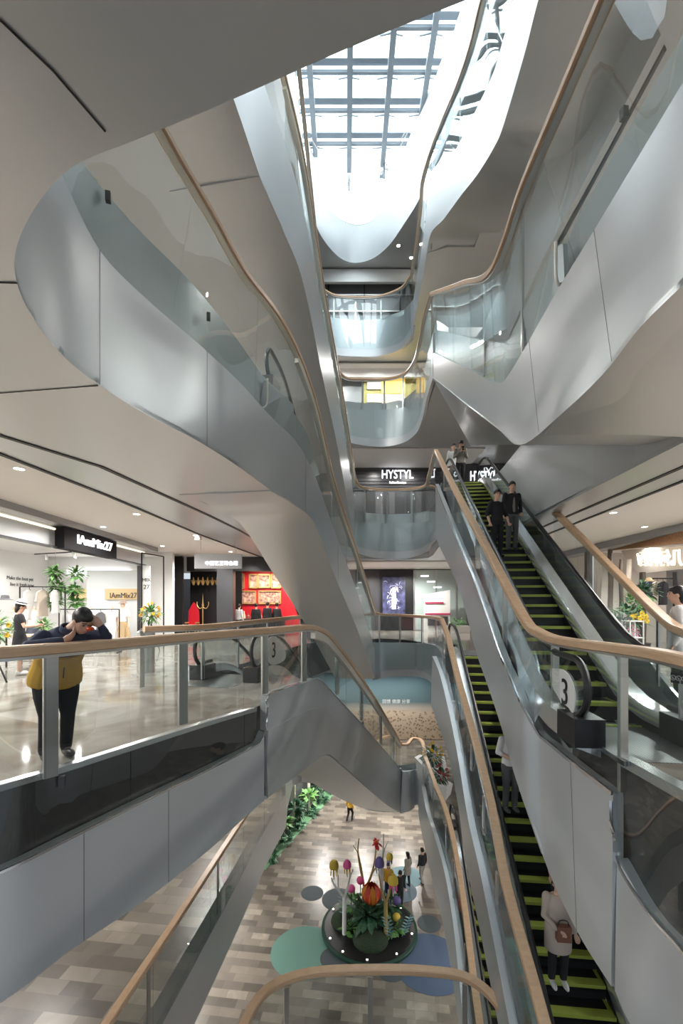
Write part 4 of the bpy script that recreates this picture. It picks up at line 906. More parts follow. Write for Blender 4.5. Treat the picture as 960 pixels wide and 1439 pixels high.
# partition with recessed wooden sign
t = thing('display_partition', (-8.9,16.8,0), 'pale grey partition with a wooden name board behind the two dressed mannequins', 'partition')
MB().box((-8.95,16.85,1.48), (2.15,.12,2.96)).build('panel', mat('partition paint', (.62,.65,.65), .5), t, smooth=0)
MB().box((-8.55,16.76,2.02), (1.45,.06,.42)).build('board', mat('lit birch board', (.62,.45,.24), .5), t, smooth=0)
text('IAmMix27', .3, 'darkpanel', t, (-8.55,16.72,1.96), 0, 'letters', .01, width=1.05)
t = thing('wall_light', (-10.2,17.6,2.7), 'long white light bar on the rear boutique wall above the hanging plants', 'lamp')
MB().box((-10.3,18.1,2.98), (2.6,.12,.16)).build('bar', mat('white strip light', (1,1,1), .5, emit=(1,1,1), estr=2.5), t, smooth=0)
for x in (-11.0,-10.0):
    tag(MB().box((x,18.1,2.05), (.72,.1,.44)).build('wall_niche', mat('niche birch', (.68,.50,.26), .5, emit=(1,.75,.4), estr=.25), origin=(x,18.1,2.05)), 'small lit wooden niche on the rear boutique wall, %s one' % ('left' if x < -10.5 else 'right'), 'niche')
qL = Matrix((V((0,1,0)), V((0,0,1)), V((1,0,0)))).transposed()
for k, s in enumerate(('Make the best out', 'live a best now')):
    pass
t = thing('wall_lettering', (-12.5,14,2), 'two lines of small black lettering on the left wall of the white boutique', 'lettering')
text('Make the best yet', .19, 'black', t, (-12.48,16.6,2.62), qL, 'letters', .004); text('live it fresh now', .19, 'black', t, (-12.48,16.7,2.38), qL, 'letters', .004)
# ceiling track with spots
t = thing('track_light', (-9.5,12,3.5), 'black lighting track with white spot heads under the boutique ceiling', 'lamp')
mb = MB(); pth = cr([V((-8.2,7.5,3.5)), V((-8.6,12,3.5)), V((-9.3,15,3.5)), V((-11.5,16,3.5))], 5); mb.tube(pth, .025, 6); mb.build('track', 'black', t)
for k in range(2, len(pth), 3): MB().lathe([(.05,-.2),(.05,-.04),(.02,-.02),(.02,.02)], pth[k]+V((.1,0,-.03)), 10).build('spot_head', 'white', t)
warmsign = mat('warm neon letters', (.9,.85,.75), .5, emit=(1,.9,.7), estr=.9)
# ---- generic plants
def leaf_into(mb, base, d, ln, wd, n=3, droop=.3):
    d = V(d).normalized(); s = d.cross(V((0,0,1)))
    s = V((1,0,0)) if s.length < .05 else s.normalized()
    rows = []
    for i in range(n+1):
        u = i/n; c = V(base)+d*ln*u+V((0,0,-droop*ln*u*u)); w = wd*math.sin(math.pi*min(.08+.92*u, .995))**.8*.5
        rows.append([c-s*w, c+V((0,0,wd*.12)), c+s*w])
    mb.loft(rows)
def bush(root, c, r, m, n=60, ln=.12, wd=.06, flat=1., name='foliage', seed=1):
    rr = random.Random(seed); mb = MB()
    for k in range(n):
        d = V((rr.gauss(0,1), rr.gauss(0,1), rr.gauss(.25,.8)*flat)).normalized(); leaf_into(mb, V(c)+d*r*rr.uniform(.2,.85), d+V((0,0,.1)), ln*rr.uniform(.7,1.3), wd*rr.uniform(.7,1.3))
    return mb.build(name, m, root)
def flowers(root, c, r, m, n=14, s=.035, seed=2, name='blossoms'):
    rr = random.Random(seed); mb = MB()
    for k in range(n):
        d = V((rr.gauss(0,1), rr.gauss(-.3,1), rr.gauss(.3,.8))).normalized(); p = V(c)+d*r*rr.uniform(.75,1.05)
        for a in range(5): mb.ball(p+V((math.cos(a*1.257)*s*.7, -.01, math.sin(a*1.257)*s*.7)), s*.55, 6, (1,.6,1))
    return mb.build(name, m, root)
posn = {(0,0):'topmost of the left string',(0,1):'middle one of the left string',(0,2):'lowest of the left string',(1,0):'topmost of the right string',(1,1):'middle one of the right string',(1,2):'lowest of the right string'}
for i, (px, ys) in enumerate(((79,(806,826,846)),(105,(808,831,848)))):
    for j, y in enumerate(ys):
        c = U(px+(2 if (i+j)%2 else -1), y, 13.4); t = thing('hanging_plant', c, 'leafy potted plant hanging in the white boutique, '+posn[(i,j)], 'plant', 'hanging plants in the boutique')
        MB().lathe([(.0,-.14),(.05,-.14),(.075,-.03),(.065,-.03),(.0,-.05)], c, 10).build('pot', 'black', t)
        bush(t, c+V((0,0,.03)), .24 if i else .2, 'leaf', 110, .17, .085, .7, seed=i*7+j)
        top = 3.6 if j == 0 else U(px, ys[j-1], 13.4).z-.12
        MB().tube([c+V((0,0,.0)), V((c.x,c.y,top))], .006, 5).build('cord', 'steel', t)
# ---- mannequins and garments
def mannequin(loc, rz, top, bottom, label, kind='skirt', head=True, hat=False, arms=True):
    t = thing('mannequin', loc, label, 'mannequin'); mb = MB(); o = V(loc); q = Matrix.Rotation(rz, 3, 'Z')
    T = lambda p: o+q@V(p)
    def pl(mb, pts, r): limb(mb, [T(p) for p in pts], r)
    tl = MB(); tloft(tl, [T((0,0,.85)), T((0,0,.95)), T((0,0,1.08)), T((0,0,1.27)), T((0,0,1.38)), T((0,0,1.45))], [.14,.155,.125,.15,.13,.05], [.09,.1,.085,.1,.08,.05], q@V((1,0,0)))
    pl(tl, [(0,0,1.42),(0,0,1.52)], [.05,.045])
    if head: tl.ball(T((0,.02,1.60)), .095, 12, (.8,.95,1.1))
    for s in (-1,1):
        if arms: pl(tl, [(s*.17,0,1.37),(s*.22,-.02,1.12),(s*.25,.06,.88),(s*.25,.08,.80)], [.05,.04,.03,.028])
        pl(tl, [(s*.085,0,.88),(s*.09,.02,.5),(s*.09,0,.1),(s*.09,.12,.06)], [.08,.055,.035,.03])
    remeshed(tl, 'figure', 'skin2', t, .02, 2)
    mb = MB(); tloft(mb, [T((0,0,.98)), T((0,0,1.1)), T((0,0,1.27)), T((0,0,1.43))], [.17,.155,.175,.08], [.12,.115,.125,.075], q@V((1,0,0)))
    for s in (-1,1): pl(mb, [(s*.17,0,1.38),(s*.21,-.02,1.2)], [.075,.08])
    remeshed(mb, 'blouse', top, t, .02, 2)
    mb = MB(); n = 40; rows = []
    for z, r in ((1.02,.14),(.9,.185),(.6,.235),(.34 if kind == 'skirt' else .12,.28)):
        rows.append([T(((r+(.018*math.sin(k*2.4) if z < .9 else 0))*math.cos(a), (r*.72+(.018*math.sin(k*2.4) if z < .9 else 0))*math.sin(a), z)) for k, a in enumerate([2*math.pi*i/n for i in range(n)])])
    mb.loft(rows, True); mb.build('skirt', bottom, t)
    if hat: MB().lathe([(0,.1),(.1,.09),(.115,.0),(.17,-.02),(.17,-.03),(.0,-.02)], T((0,0,1.68)), 16).build('hat', mat('taupe felt', (.35,.27,.22), .8), t)
    mb = MB(); mb.box(T((0,0,.03)), (.46,.32,.02)); mb.bar(T((0,-.1,.03)), T((0,-.1,.5)), .02); mb.build('stand', 'black', t)
    return t
F0 = lambda px, Y: (U(px,0,Y).x, Y, 0)
mannequin(F0(157,15.6), PI+.3, 'whitecloth', 'whitecloth', 'mannequin in a white blouse and long white skirt', 'long', head=False)
mannequin(F0(173,15.7), PI-.1, 'whitecloth', mat('camel cloth', (.50,.36,.20), .85), 'mannequin in a white blouse, camel skirt and taupe hat', 'skirt', hat=True)
mannequin(F0(48,13.2), PI+.6, 'whitecloth', mat('denim', (.06,.07,.10), .85), 'mannequin in a pale blouse and dark denim behind the hat stand', 'skirt', head=False)
mannequin(F0(127,16.0), PI, 'whitecloth', 'whitecloth', 'dress form in white beside the wooden name board, nearly hidden by the boy', 'long', head=False, arms=False)
def rack(loc, L, ang, label, garments, h=1.5, group='garments'):
    t = thing('clothes_rack', loc, label, 'rack'); o = V(loc); d = V((math.cos(ang), math.sin(ang), 0)); n = V((-d.y,d.x,0))
    mb = MB()
    for s in (0, L): mb.bar(o+d*s, o+d*s+V((0,0,h)), .03)
    mb.bar(o+V((0,0,h)), o+d*L+V((0,0,h)), .03); mb.build('rail', 'black', t)
    mb = MB(); mb.bar(o+V((0,0,.12)), o+d*L+V((0,0,.12)), .03)
    for s in (0, L): mb.bar(o+d*s-n*.2+V((0,0,.015)), o+d*s+n*.2+V((0,0,.015)), .03)
    mb.build('base', 'black', t)
    for k, (m, ln, gl) in enumerate(garments):
        garment(o+d*(L*(k+.7)/(len(garments)+.4))+V((0,0,h)), ang+PI/2+R.uniform(-.25,.25), m, ln, gl, group)
def garment(p, ang, m, ln, label, group):
    g = thing('garment', p, label, 'garment', group); a = V((math.cos(ang), math.sin(ang), 0)); b = V((-a.y,a.x,0)); P = V(p)
    pts = [(-.06,-.10),(-.21,-.17),(-.27,-.45),(-.20,-.47),(-.17,-.28),(-.19,-ln),(.19,-ln),(.17,-.28),(.20,-.47),(.27,-.45),(.21,-.17),(.06,-.10)]
    MB().extrude([P+a*x+V((0,0,z))-b*.02 for x, z in pts], b*.045).build('cloth', m, g)
    MB().tube([P+V((0,0,.0)), P+V((0,0,-.07)), P+a*.16+V((0,0,-.14))], .008, 5).build('hanger', 'black', g)
wg = mat('pale blue cloth', (.45,.52,.62), .85)
rack(F0(83,14.2), 1.9, .12, 'low black clothes rack behind the boy in the boutique', [('whitecloth',.8,'white long shirt, first on the rack behind the boy'),(wg,.9,'pale blue shirt hanging between two white ones behind the boy'),('whitecloth',.75,'white short top, third on the rack behind the boy'),('greycloth',.7,'grey top on the rack behind the boy'),('whitecloth',.9,'white dress at the right end of the rack behind the boy')], 1.45, 'garments on the low boutique rack')
rack(F0(28,13.0), 1.3, .1, 'tall black clothes rack behind the woman in the straw hat', [('whitecloth',1.0,'white dress at the left of the tall boutique rack'),('beigecloth',.9,'beige dress in the middle of the tall boutique rack'),('whitecloth',.8,'white blouse at the right of the tall boutique rack')], 2.15, 'garments on the tall boutique rack')
t = thing('shelf_frame', (-9,11,0), 'black square tube shelf frame at the left edge of the boutique', 'shelf')
a = V((-9.1,11.3,0)); mb = MB()
for x in (0,-.9): mb.bar(a+V((x,0,0)), a+V((x,0,2.95)), .035)
mb.build('upright', 'black', t)
for z in (1.1,1.7,2.3,2.93): MB().bar(a+V((0,0,z)), a+V((-.9,0,z)), .035).build('crossbar', 'black', t)
def hat(loc, m, label):
    tag(MB().lathe([(0,.11),(.08,.10),(.10,.02),(.18,-.01),(.18,-.02),(.09,-.01),(0,-.01)], loc, 18).build('hat', m, origin=loc), label, 'hat')
hat(U(7,842,11.0), 'greycloth', 'dark grey hat on the shelf at the left edge'); hat(U(24,858,11.3), 'straw', 'tan straw hat just behind the browsing woman')
t = thing('display_table', F0(52,11.2), 'small black framed table with plants and bottles behind the browsing woman', 'table')
o = V(F0(52,11.2)); MB().box(o+V((0,0,.8)), (1.3,.6,.04)).build('table_top', 'wood', t)
for x in (-.6,.6):
    for y in (-.26,.26): MB().bar(o+V((x,y,0)), o+V((x,y,.78)), .03).build('leg', 'black', t)
for k, (dx, s) in enumerate(((-.45,.2),(.25,.17))):
    c = o+V((dx,-.1,.95)); t = thing('potted_plant', c, 'small potted plant on the boutique table, %s one' % ('left' if k == 0 else 'right'), 'plant'); MB().lathe([(0,-.13),(.08,-.13),(.1,0),(.0,-.01)], c, 12).build('pot', 'beigecloth' if k == 0 else 'white', t); bush(t, c+V((0,0,.1)), s, 'leaf', 90, .13, .06, .8, seed=20+k)
def flower_stand(loc, label, cols, seed, h=.95):
    t = thing('flower_stand', loc, label, 'flowers'); o = V(loc); mb = MB()
    for k in range(3): a = k*2.09+.3; mb.bar(o+V((math.cos(a)*.28, math.sin(a)*.28, 0)), o+V((0,0,h)), .025)
    mb.build('tripod', 'black', t); c = o+V((0,0,h+.35)); bush(t, c, .34, 'leaf', 190, .2, .06, 1.1, seed=seed)
    for k, (m, n) in enumerate(cols): flowers(t, c, .36, m, n, .05, seed+k)
yf = mat('yellow petals', (.80,.52,.04), .6); wf = mat('white petals', (.85,.85,.80), .6); of = mat('orange petals', (.75,.28,.02), .6); pf = mat('pink petals', (.75,.10,.30), .6)
flower_stand((-6.6,14.8,0), 'tripod flower stand with yellow and white blooms at the boutique corner', [(yf,12),(wf,14),(of,5)], 5)
flower_stand((-7.15,8.7,0), 'flower stand with yellow blooms cut by the left edge of the photograph', [(yf,10),(wf,12)], 9, .75)
# steel bin and barrier by the rail
t = thing('litter_bin', F0(205,10.2), 'brushed steel cylindrical bin on the left landing by the pale rail', 'bin'); o = V(F0(205,10.2))
MB().lathe([(0,0),(.2,0),(.2,.95),(.17,.98),(.0,.98)], o, 24).build('body', 'steel', t); MB().lathe([(0,.985),(.15,.985),(.12,1.04),(0,1.05)], o, 20).build('lid', 'black', t)

# ================================================================= DARK SHOP WITH THE RED INTERIOR
Yd = 20.0
X = lambda px, Y=Yd: (px-HX)/F*Y
trim(MB().box(((X(222)+X(264))/2,Yd-.6,1.9), (X(264)-X(222),.2,3.8)), 'black', smooth=0)
for px in (238,252): trim(MB().box((X(px),Yd-.72,1.9), (.03,.03,3.7)), 'darkpanel', smooth=0)
trim(MB().box(((X(264)+X(440))/2,Yd,3.5), (X(440)-X(264),.3,.66)), 'black', smooth=0)
trim(MB().box((X(318),Yd,1.9), (.75,.5,3.8)), 'darkpanel', smooth=0); trim(MB().box((X(450),Yd,1.9), (1.0,.5,3.8)), 'black', smooth=0)
trim(MB().box(((X(264)+X(316))/2,Yd+1.6,1.9), (2.6,.1,3.8)), 'black', smooth=0)
trim(MB().box(((X(325)+X(440))/2,Yd+2.6,1.9), (4.6,.1,3.8)), 'red', smooth=0); trim(MB().box((X(440)+.3,Yd+1.3,1.9), (.1,2.6,3.8)), 'red', smooth=0)
for k, (px, w_, h_, z) in enumerate(((337,.45,.75,2.85),(356,.42,.7,2.85),(371,.6,.68,2.85),(388,.5,.72,2.85),(346,1.0,.65,2.0),(379,1.15,.65,2.0))):
    Yp = Yd+2.5; x = X(px,Yp); t = thing('picture_frame', (x,Yp,z), 'gilt framed picture on the red shop wall, %s' % ('first of the upper row','second of the upper row','third of the upper row','fourth of the upper row','left one of the lower row','right one of the lower row')[k], 'picture', 'pictures on the red wall')
    mb = MB(); mb.bar((x-w_/2,Yp,z-h_/2), (x-w_/2,Yp,z+h_/2), .06); mb.bar((x+w_/2,Yp,z-h_/2), (x+w_/2,Yp,z+h_/2), .06); mb.bar((x-w_/2,Yp,z-h_/2), (x+w_/2,Yp,z-h_/2), .06); mb.bar((x-w_/2,Yp,z+h_/2), (x+w_/2,Yp,z+h_/2), .06); mb.build('frame', 'gold', t)
    MB().box((x,Yp+.03,z), (w_,.02,h_)).build('picture', noisy(mat('picture print', (.3,.1,.1), .6), (.10,.02,.02), (.75,.5,.4), 4+k, 3), t)
t = thing('throne_chair', (X(268,21),20.6,0), 'tall backed red chair just inside the dark doorway', 'chair'); o = V((X(270,20.6),20.6,0))
MB().box(o+V((0,0,.5)), (.5,.5,.14)).build('seat', 'red', t)
MB().extrude([o+V((x,.22,z)) for x, z in ((-.27,.5),(.27,.5),(.25,1.3),(.10,1.6),(0,1.72),(-.10,1.6),(-.25,1.3))], (0,.08,0)).build('backrest', 'red', t)
for x in (-.22,.22):
    for y in (-.2,.2): MB().bar(o+V((x,y,0)), o+V((x,y,.45)), .05).build('leg', 'gold', t)
    MB().box(o+V((x*1.15,0,.74)), (.06,.45,.06)).build('arm', 'gold', t)
t = thing('chandelier', (X(290,20.8),20.8,2.6), 'row of gilt swags hanging across the dark doorway', 'lamp')
for k in range(6):
    x = X(272+k*6.6,20.8); mb = MB(); mb.lathe([(0,2.55),(.05,2.58),(.10,2.72),(.05,2.8),(.02,2.95),(0,2.96)], (x,20.8,0), 10); mb.tube(cr([V((x-.12,20.8,2.8)), V((x,20.8,2.7)), V((x+.12,20.8,2.8))],4), .015, 6); mb.build('swag', 'gold', t)
t = thing('candelabrum', (X(285,20.9),20.9,0), 'gilt standing candelabrum in the dark doorway', 'lamp'); o = V((X(285,20.9),20.9,0))
mb = MB(); mb.lathe([(0,0),(.2,0),(.18,.05),(.03,.1),(.03,1.5),(.06,1.55),(.03,1.7),(.0,2.2)], o, 10); mb.build('stem', 'gold', t)
mb = MB()
for s in (-1,1): mb.tube(cr([o+V((0,0,1.5)), o+V((s*.15,0,1.42)), o+V((s*.28,0,1.6)), o+V((s*.28,0,1.75))],4), .02, 6)
mb.build('arm', 'gold', t)
for k, (px, m, h_) in enumerate(((336,'whitecloth',1.62),(360,'blackcloth',1.65),(376,'blackcloth',1.72),(389,'blackcloth',1.68))):
    person(('shopper in a white top at the left of the red shop','shopper in black, left of the tallest dark figure in the red shop','tallest dark haired shopper in the red shop','shopper in black nearest the beige escalator soffit in the red shop')[k], (X(px,21.3),21.3,0), R.uniform(-.5,.5), {}, h_/1.7, top=m, bottom='blackcloth', vox=.028, face=False, group=None)
t = thing('display_counter', (X(365,21.8),21.9,0), 'counter crowded with small warm coloured goods in the red shop', 'counter'); xx = X(365,21.9)
MB().box((xx,21.9,.45), (2.6,.5,.9)).build('counter_body', 'darkpanel', t)
rr = random.Random(3)
cols = [mat('goods %d' % k, c, .5) for k, c in enumerate(((.7,.45,.3),(.75,.1,.12),(.8,.7,.55),(.3,.12,.1)))]
names = ('cream','scarlet','ivory','maroon')
for k in range(12):
    x = xx-1.2+k*.21; tag(MB().lathe([(0,0),(.07,0),(.08,.12),(.03,.2+.05*(k%3)),(.04,.26+.06*(k%3)),(0,.27+.06*(k%3))], (x,21.8,.9), 10).build('bottle', cols[k%4], origin=(x,21.8,.9)), 'small coloured bottle on the counter in the red shop', 'bottle', 'bottles on the red shop counter')
# hanging banner sign
t = thing('hanging_sign', (X(307,14.5),14.5,3.0), 'pale grey hanging sign with small white characters under the left ceiling', 'sign'); x0 = X(307,14.5)
MB().box((x0,14.5,3.08), (1.6,.1,.5)).build('sign_box', mat('pale acrylic', (.62,.63,.66), .3), t)
for s in (-.6,.6): MB().bar((x0+s,14.5,3.3), (x0+s,14.5,3.8), .014).build('rod', 'steel', t)
text('中国艺王特色馆', .16, 'led', t, (x0+.12,14.44,3.0), 0, 'characters', .004)
tag(MB().lathe([(0,.14),(.1,.12),(.12,.0),(0,0)], (X(278,13.9),13.9,3.7), 12).build('ceiling_speaker', 'white', origin=(X(278,13.9),13.9,3.7)), 'small white dome under the left ceiling near the hanging sign', 'speaker')

# ================================================================= FAR END OF THE THIRD FLOOR
wall('wall_far_three', (-3,27), (8,27), 0, 3.84, 'greypanel')
Yw = 26.8; Xw = lambda px, Y=Yw: (px-HX)/F*Y
trim(MB().box(((Xw(500)+Xw(535))/2,Yw,1.9), (1.6,.2,3.8)), 'darkpanel', smooth=0); trim(MB().box(((Xw(534)+Xw(581))/2,Yw-.1,1.9), (2.1,.2,3.8)), 'black', smooth=0)
t = thing('poster', (Xw(553),Yw-.3,2.1), 'backlit dark poster of a standing figure amid white swirls on the black shopfront', 'poster'); c = V((Xw(553),Yw-.24,2.18)); w_, h_ = 1.40, 2.3
MB().box(c, (w_,.06,h_)).build('panel', noisy(mat('poster print', (.02,.02,.05), .4), (.012,.012,.03), (.10,.11,.24), 3, 5), t)
pm = mat('poster figure', (.75,.66,.74), .5, emit=(.8,.7,.85), estr=.15); mb = MB()
y = c.y-.04
for pts, r in (([(.0,.62),(.0,.60)],.10),([(.0,.50),(.02,.30),(-.02,.10)],.13),([(-.02,.10),(.02,-.1)],.16),([(.08,-.1),(.07,-.5),(.06,-.85)],.075),([(-.08,-.1),(-.08,-.5),(-.07,-.85)],.075),([(.14,.42),(.26,.2),(.18,.55)],.045),([(-.14,.42),(-.22,.2),(-.14,.02)],.045)):
    mb.tube([c+V((a,-.045,b)) for a, b in pts], r*.8, 8)
for i in range(len(mb.v)): mb.v[i].y = y+(mb.v[i].y-(c.y-.045))*.12
mb.build('figure', pm, t)
mb = MB(); rr = random.Random(4)
for k in range(26):
    a = rr.uniform(0,6.28); p = c+V((rr.uniform(-.5,.5), -.035, rr.uniform(-.95,.95))); q2 = p+V((math.cos(a)*.22, 0, math.sin(a)*.22)); mb.tube(cr([p, p.lerp(q2,.5)+V((0,0,.06)), q2],4), .012, 5)
mb.build('swirls', mat('poster swirls', (.5,.52,.7), .5, emit=(.7,.75,1), estr=.3), t)
t = thing('glass_shopfront', (Xw(610),Yw-.3,0), 'pale green glass shopfront right of the black poster wall', 'shopfront')
MB().box((Xw(618),Yw-.15,1.9), (3.2,.06,3.75)).build('glazing', mat('pale green glass', (.42,.50,.48), .15), t)
for x in (581,612,640): MB().box((Xw(x),Yw-.2,1.9), (.05,.05,3.75)).build('mullion', 'steel', t)
for k in range(4): MB().box((Xw(596+k*9),Yw-.2,3.4-.35*k), (.5,.03,.07)).build('lamp', 'led', t)
t = thing('display_board', (Xw(615),25.8,0), 'white display board with two crimson stripes near the far shopfront', 'board'); x0 = Xw(615,25.6)
MB().extrude([V((x0+a,25.6,z)) for a, z in ((-.8,0),(.75,0),(.75,2.5),(-.8,2.2))], (0,.08,0)).build('panel', 'white', t)
for w_, z, dx in ((1.1,1.72,-.2),(1.5,1.05,0)): MB().box((x0+dx,25.57,z), (w_,.03,.09)).build('stripe', mat('crimson stripe', (.45,.02,.10), .5), t)
MB().box((x0,25.57,.62), (1.2,.03,.55)).build('screen', 'darkpanel', t)
t = thing('planter', (Xw(643,24.5),24.5,0), 'low planter with green shrubs at the far end of the third floor', 'planter'); c = V((Xw(643,24.5),24.5,0))
MB().box(c+V((0,0,.2)), (1.3,.5,.4)).build('box', 'white', t); bush(t, c+V((0,0,.5)), .5, 'leaf', 90, .22, .09, .5, seed=31)

# ================================================================= FLOOR FOUR: lettered shop
Ys = 25.5; Xs = lambda px, Y=Ys: (px-HX)/F*Y
t = thing('shopfront', (Xs(555),Ys,6), 'dark slatted shopfront with glowing white letters on the fourth floor', 'shopfront')
MB().box((Xs(560),Ys,9.1), (9.0,.25,1.4)).build('fascia', 'darkpanel', t, smooth=0)
mb = MB()
for k in range(7): mb.box((Xs(560),Ys-.14,8.55+k*.2), (9.0,.04,.03))
mb.build('slats', 'black', t, smooth=0)
shut = stone_floor('roller grille', .34, .16, [(.05,.05,.055),(.13,.13,.14),(.24,.24,.25)], .4); 
o = MB().box((0,0,0), (9.0,.15,2.4)).build('shutter', shut, t, smooth=0); 
for v in o.data.vertices: v.co += V((Xs(560),Ys,7.2))-V(t.location)+V(t.location)
text('HYSTYL', .72, 'led', t, (Xs(558),Ys-.17,9.32), 0, 'letters', .03, width=1.86); text('Fashion/Boutique', .2, 'led', t, (Xs(558.5),Ys-.17,8.86), 0, 'small_letters', .015, width=1.0)
t = thing('letter_reflection', (Xs(682),24.6,8.5), 'reflection of the glowing white shop letters, modelled beside the escalator head on the fourth floor', 'sign')
MB().box((Xs(684,24.6),24.7,9.0), (3.0,.1,1.5)).build('backing', 'darkpanel', t, smooth=0)
text('HYSTYL', .8, 'led', t, (Xs(680,24.5),24.6,9.0), 0, 'letters', .03, width=1.5)  # reflection of the shop letters, built as glowing letters on a dark panel
# ================================================================= FLOOR FIVE AND SIX
Yf = 26.0; Xf = lambda px, Y=Yf: (px-HX)/F*Y
yw = mat('yellow shop panel', (.42,.38,.10), .5); yl = mat('amber lit shelf', (.9,.6,.15), .5, emit=(1,.68,.2), estr=.5)
t = thing('yellow_shopfront', (Xf(550),Yf,12), 'yellow shopfront with an amber lit cabinet on the fifth floor', 'shopfront')
MB().box((Xf(556),Yf,13.9), (3.9,.2,3.8)).build('wall_panel', yw, t, smooth=0)
MB().box((Xf(552),Yf-.16,15.0), (1.42,.2,1.3)).build('lit_shelf', yl, t, smooth=0); MB().box((Xf(552),Yf-.16,13.7), (1.42,.2,1.2)).build('cabinet', mat('pale pink cabinet', (.75,.62,.55), .5), t, smooth=0)
for z in (14.1,14.9): MB().box((Xf(526),Yf-.14,z), (.9,.1,.5)).build('window_card', 'white', t)
trim(MB().box((Xf(500),Yf+.2,13.9), (3.6,.2,3.8)), 'greypanel', smooth=0)
trim(MB().box((Xf(520),Yf+.4,19.9), (9,.2,3.8)), 'greypanel', smooth=0)
for z in (19.6,20.6): trim(MB().box((Xf(520),Yf+.2,z), (9,.1,.08)), 'steel', smooth=0)
for x in (-.8,1.4,3.6): trim(MB().box((x,Yf+.2,19.9), (.06,.1,3.8)), 'darkpanel', smooth=0)

# ================================================================= RIGHT SHOP
wall('wall_shop_right', (9.4,18.5), (14,18.5), 0, 3.84, mat('shop plaster', (.60,.55,.50), .6)); 
shopm = bpy.data.materials['shop plaster']
trim(MB().box((9.6,11.0,3.72), (.6,17,.22)), 'greypanel', smooth=0)
t = thing('roof_beam', (10,13,3.3), 'long red brown timber beam above the right hand shop', 'beam'); MB().bar(U(838,770,17), U(990,752,11), .3, .32).build('beam', 'redwood', t)
t = thing('sign_wall', (10.4,14,2.6), 'sloping plaster panel carrying mirrored glowing characters in the right shop', 'sign')
A = [U(876,773,17), U(1000,764,12.5), U(1000,795,12.5), U(900,806,16.2)]
MB().extrude(A, (0,.15,0)).build('panel', shopm, t)
d = (A[1]-A[0]).normalized(); up3 = V((0,0,1)); nn = d.cross(up3); ct = U(930,786,14.3)
text('几何料酒/', .58, warmsign, t, ct+nn*.12, Matrix((d, up3, nn)).transposed(), 'characters', .03, mirror=True, width=2.3)
for k, (px, y0, y1, Y, w_, m, lb) in enumerate(((858,766,903,15.5,.16,'darkwood','dark bark post standing behind the inclined oak rail'),(873,786,850,16.5,.14,'darkwood','short dark timber post between two taller posts in the right shop'),(884,786,903,14.5,.14,'beigecloth','pale birch trunk post in the right shop'),(903,804,903,15,.2,'darkwood','dark post beside the hanging navy garment'),(833,775,903,12.5,.42,'darkwood','wide weathered timber panel beyond the black escalator handrail'),(949,804,880,14,.12,'black','black rack upright at the right edge'))):
    p, q2 = U(px,y0,Y), U(px,y1,Y); p0 = V((p.x,p.y,0)) if True else q2
    mb = MB(); n = 6; mb.tube([p0.lerp(p, i/n)+V((.02*math.sin(i*2.1+k),0,0)) for i in range(n+1)], [w_*(.62-.02*i+.03*math.sin(i*1.7)) for i in range(n+1)], 10)
    tag(mb.build('timber_post', m, origin=p0), lb, 'post')
def bar_rack():
    a, b = U(900,813,15.2), U(950,813,14.2); t = thing('garment_rail', a, 'black rail with hanging clothes in the right shop', 'rack'); MB().bar(a, b, .04).build('rail', 'black', t)
    for p in (a, b): MB().bar(p, V((p.x,p.y,0)), .04).build('upright', 'black', t)
    garment(U(913,813,14.9), .4, 'navy', 1.0, 'navy coat on the right shop rail under a straw hat', 'clothes on the right shop rail'); garment(U(932,813,14.5), .3, 'blackcloth', .9, 'black dress on the right shop rail', 'clothes on the right shop rail'); garment(U(924,813,14.7), .3, 'beigecloth', .6, 'pale floral top between the navy coat and black dress', 'clothes on the right shop rail')
bar_rack(); hat(U(912,816,14.4), 'straw', 'round straw hat on top of the navy coat in the right shop')
for k, (px, py, Y, r) in enumerate(((882,868,12.5,.55),(893,850,13.5,.4),(905,832,14,.35),(868,880,13,.35))):
    c = U(px,py,Y); t = thing('shop_plant', c, ('large leafy plant behind the white wire stand in the right shop','leafy plant above the wire stand','dark leafy spray under the straw hat','small plant left of the wire stand')[k], 'plant'); bush(t, c, r, 'leafdark' if k != 1 else 'leaf', 110, .25, .08, 1., seed=40+k)
    MB().lathe([(0,0),(.14,0),(.2,.35),(.0,.33)], V((c.x,c.y,0)), 12).build('pot', 'darkpanel', t); MB().tube([V((c.x,c.y,.3)), c], .03, 6).build('stem', 'darkwood', t)
    if k == 0: flowers(t, c+V((.25,-.2,-.1)), .3, yf, 8, .07, 44)
o = U(889,905,10.5); o.z = 0; t = thing('wire_stand', o, 'white wire display stand with small colourful goods in the right shop', 'stand'); mb = MB()
for x in (-.16,.16):
    for y in (-.15,.15): mb.bar(o+V((x,y,0)), o+V((x,y,1.22)), .025)
mb.build('frame', 'white', t)
for z in (.4,.8,1.2): MB().box(o+V((0,0,z)), (.36,.34,.02)).build('shelf', 'white', t)
bush(t, o+V((0,0,.95)), .16, pf, 24, .06, .05, 1., 'goods', 51); bush(t, o+V((0,0,.55)), .16, 'leaf', 24, .08, .05, 1., 'greens', 52)
t = thing('notice_plate', U(958,955,4.9), 'black plate with four round pictograms beyond the near right glass', 'sign'); a, b = U(943,948,4.95), U(975,952,4.75)
c = (a+b)/2; d = (b-a).normalized(); nn = d.cross(V((0,0,1)))
MB().box(c+V((0,0,-.03)), ((b-a).length,.012,.12), math.atan2(d.y,d.x)).build('plate', 'darkpanel', t)
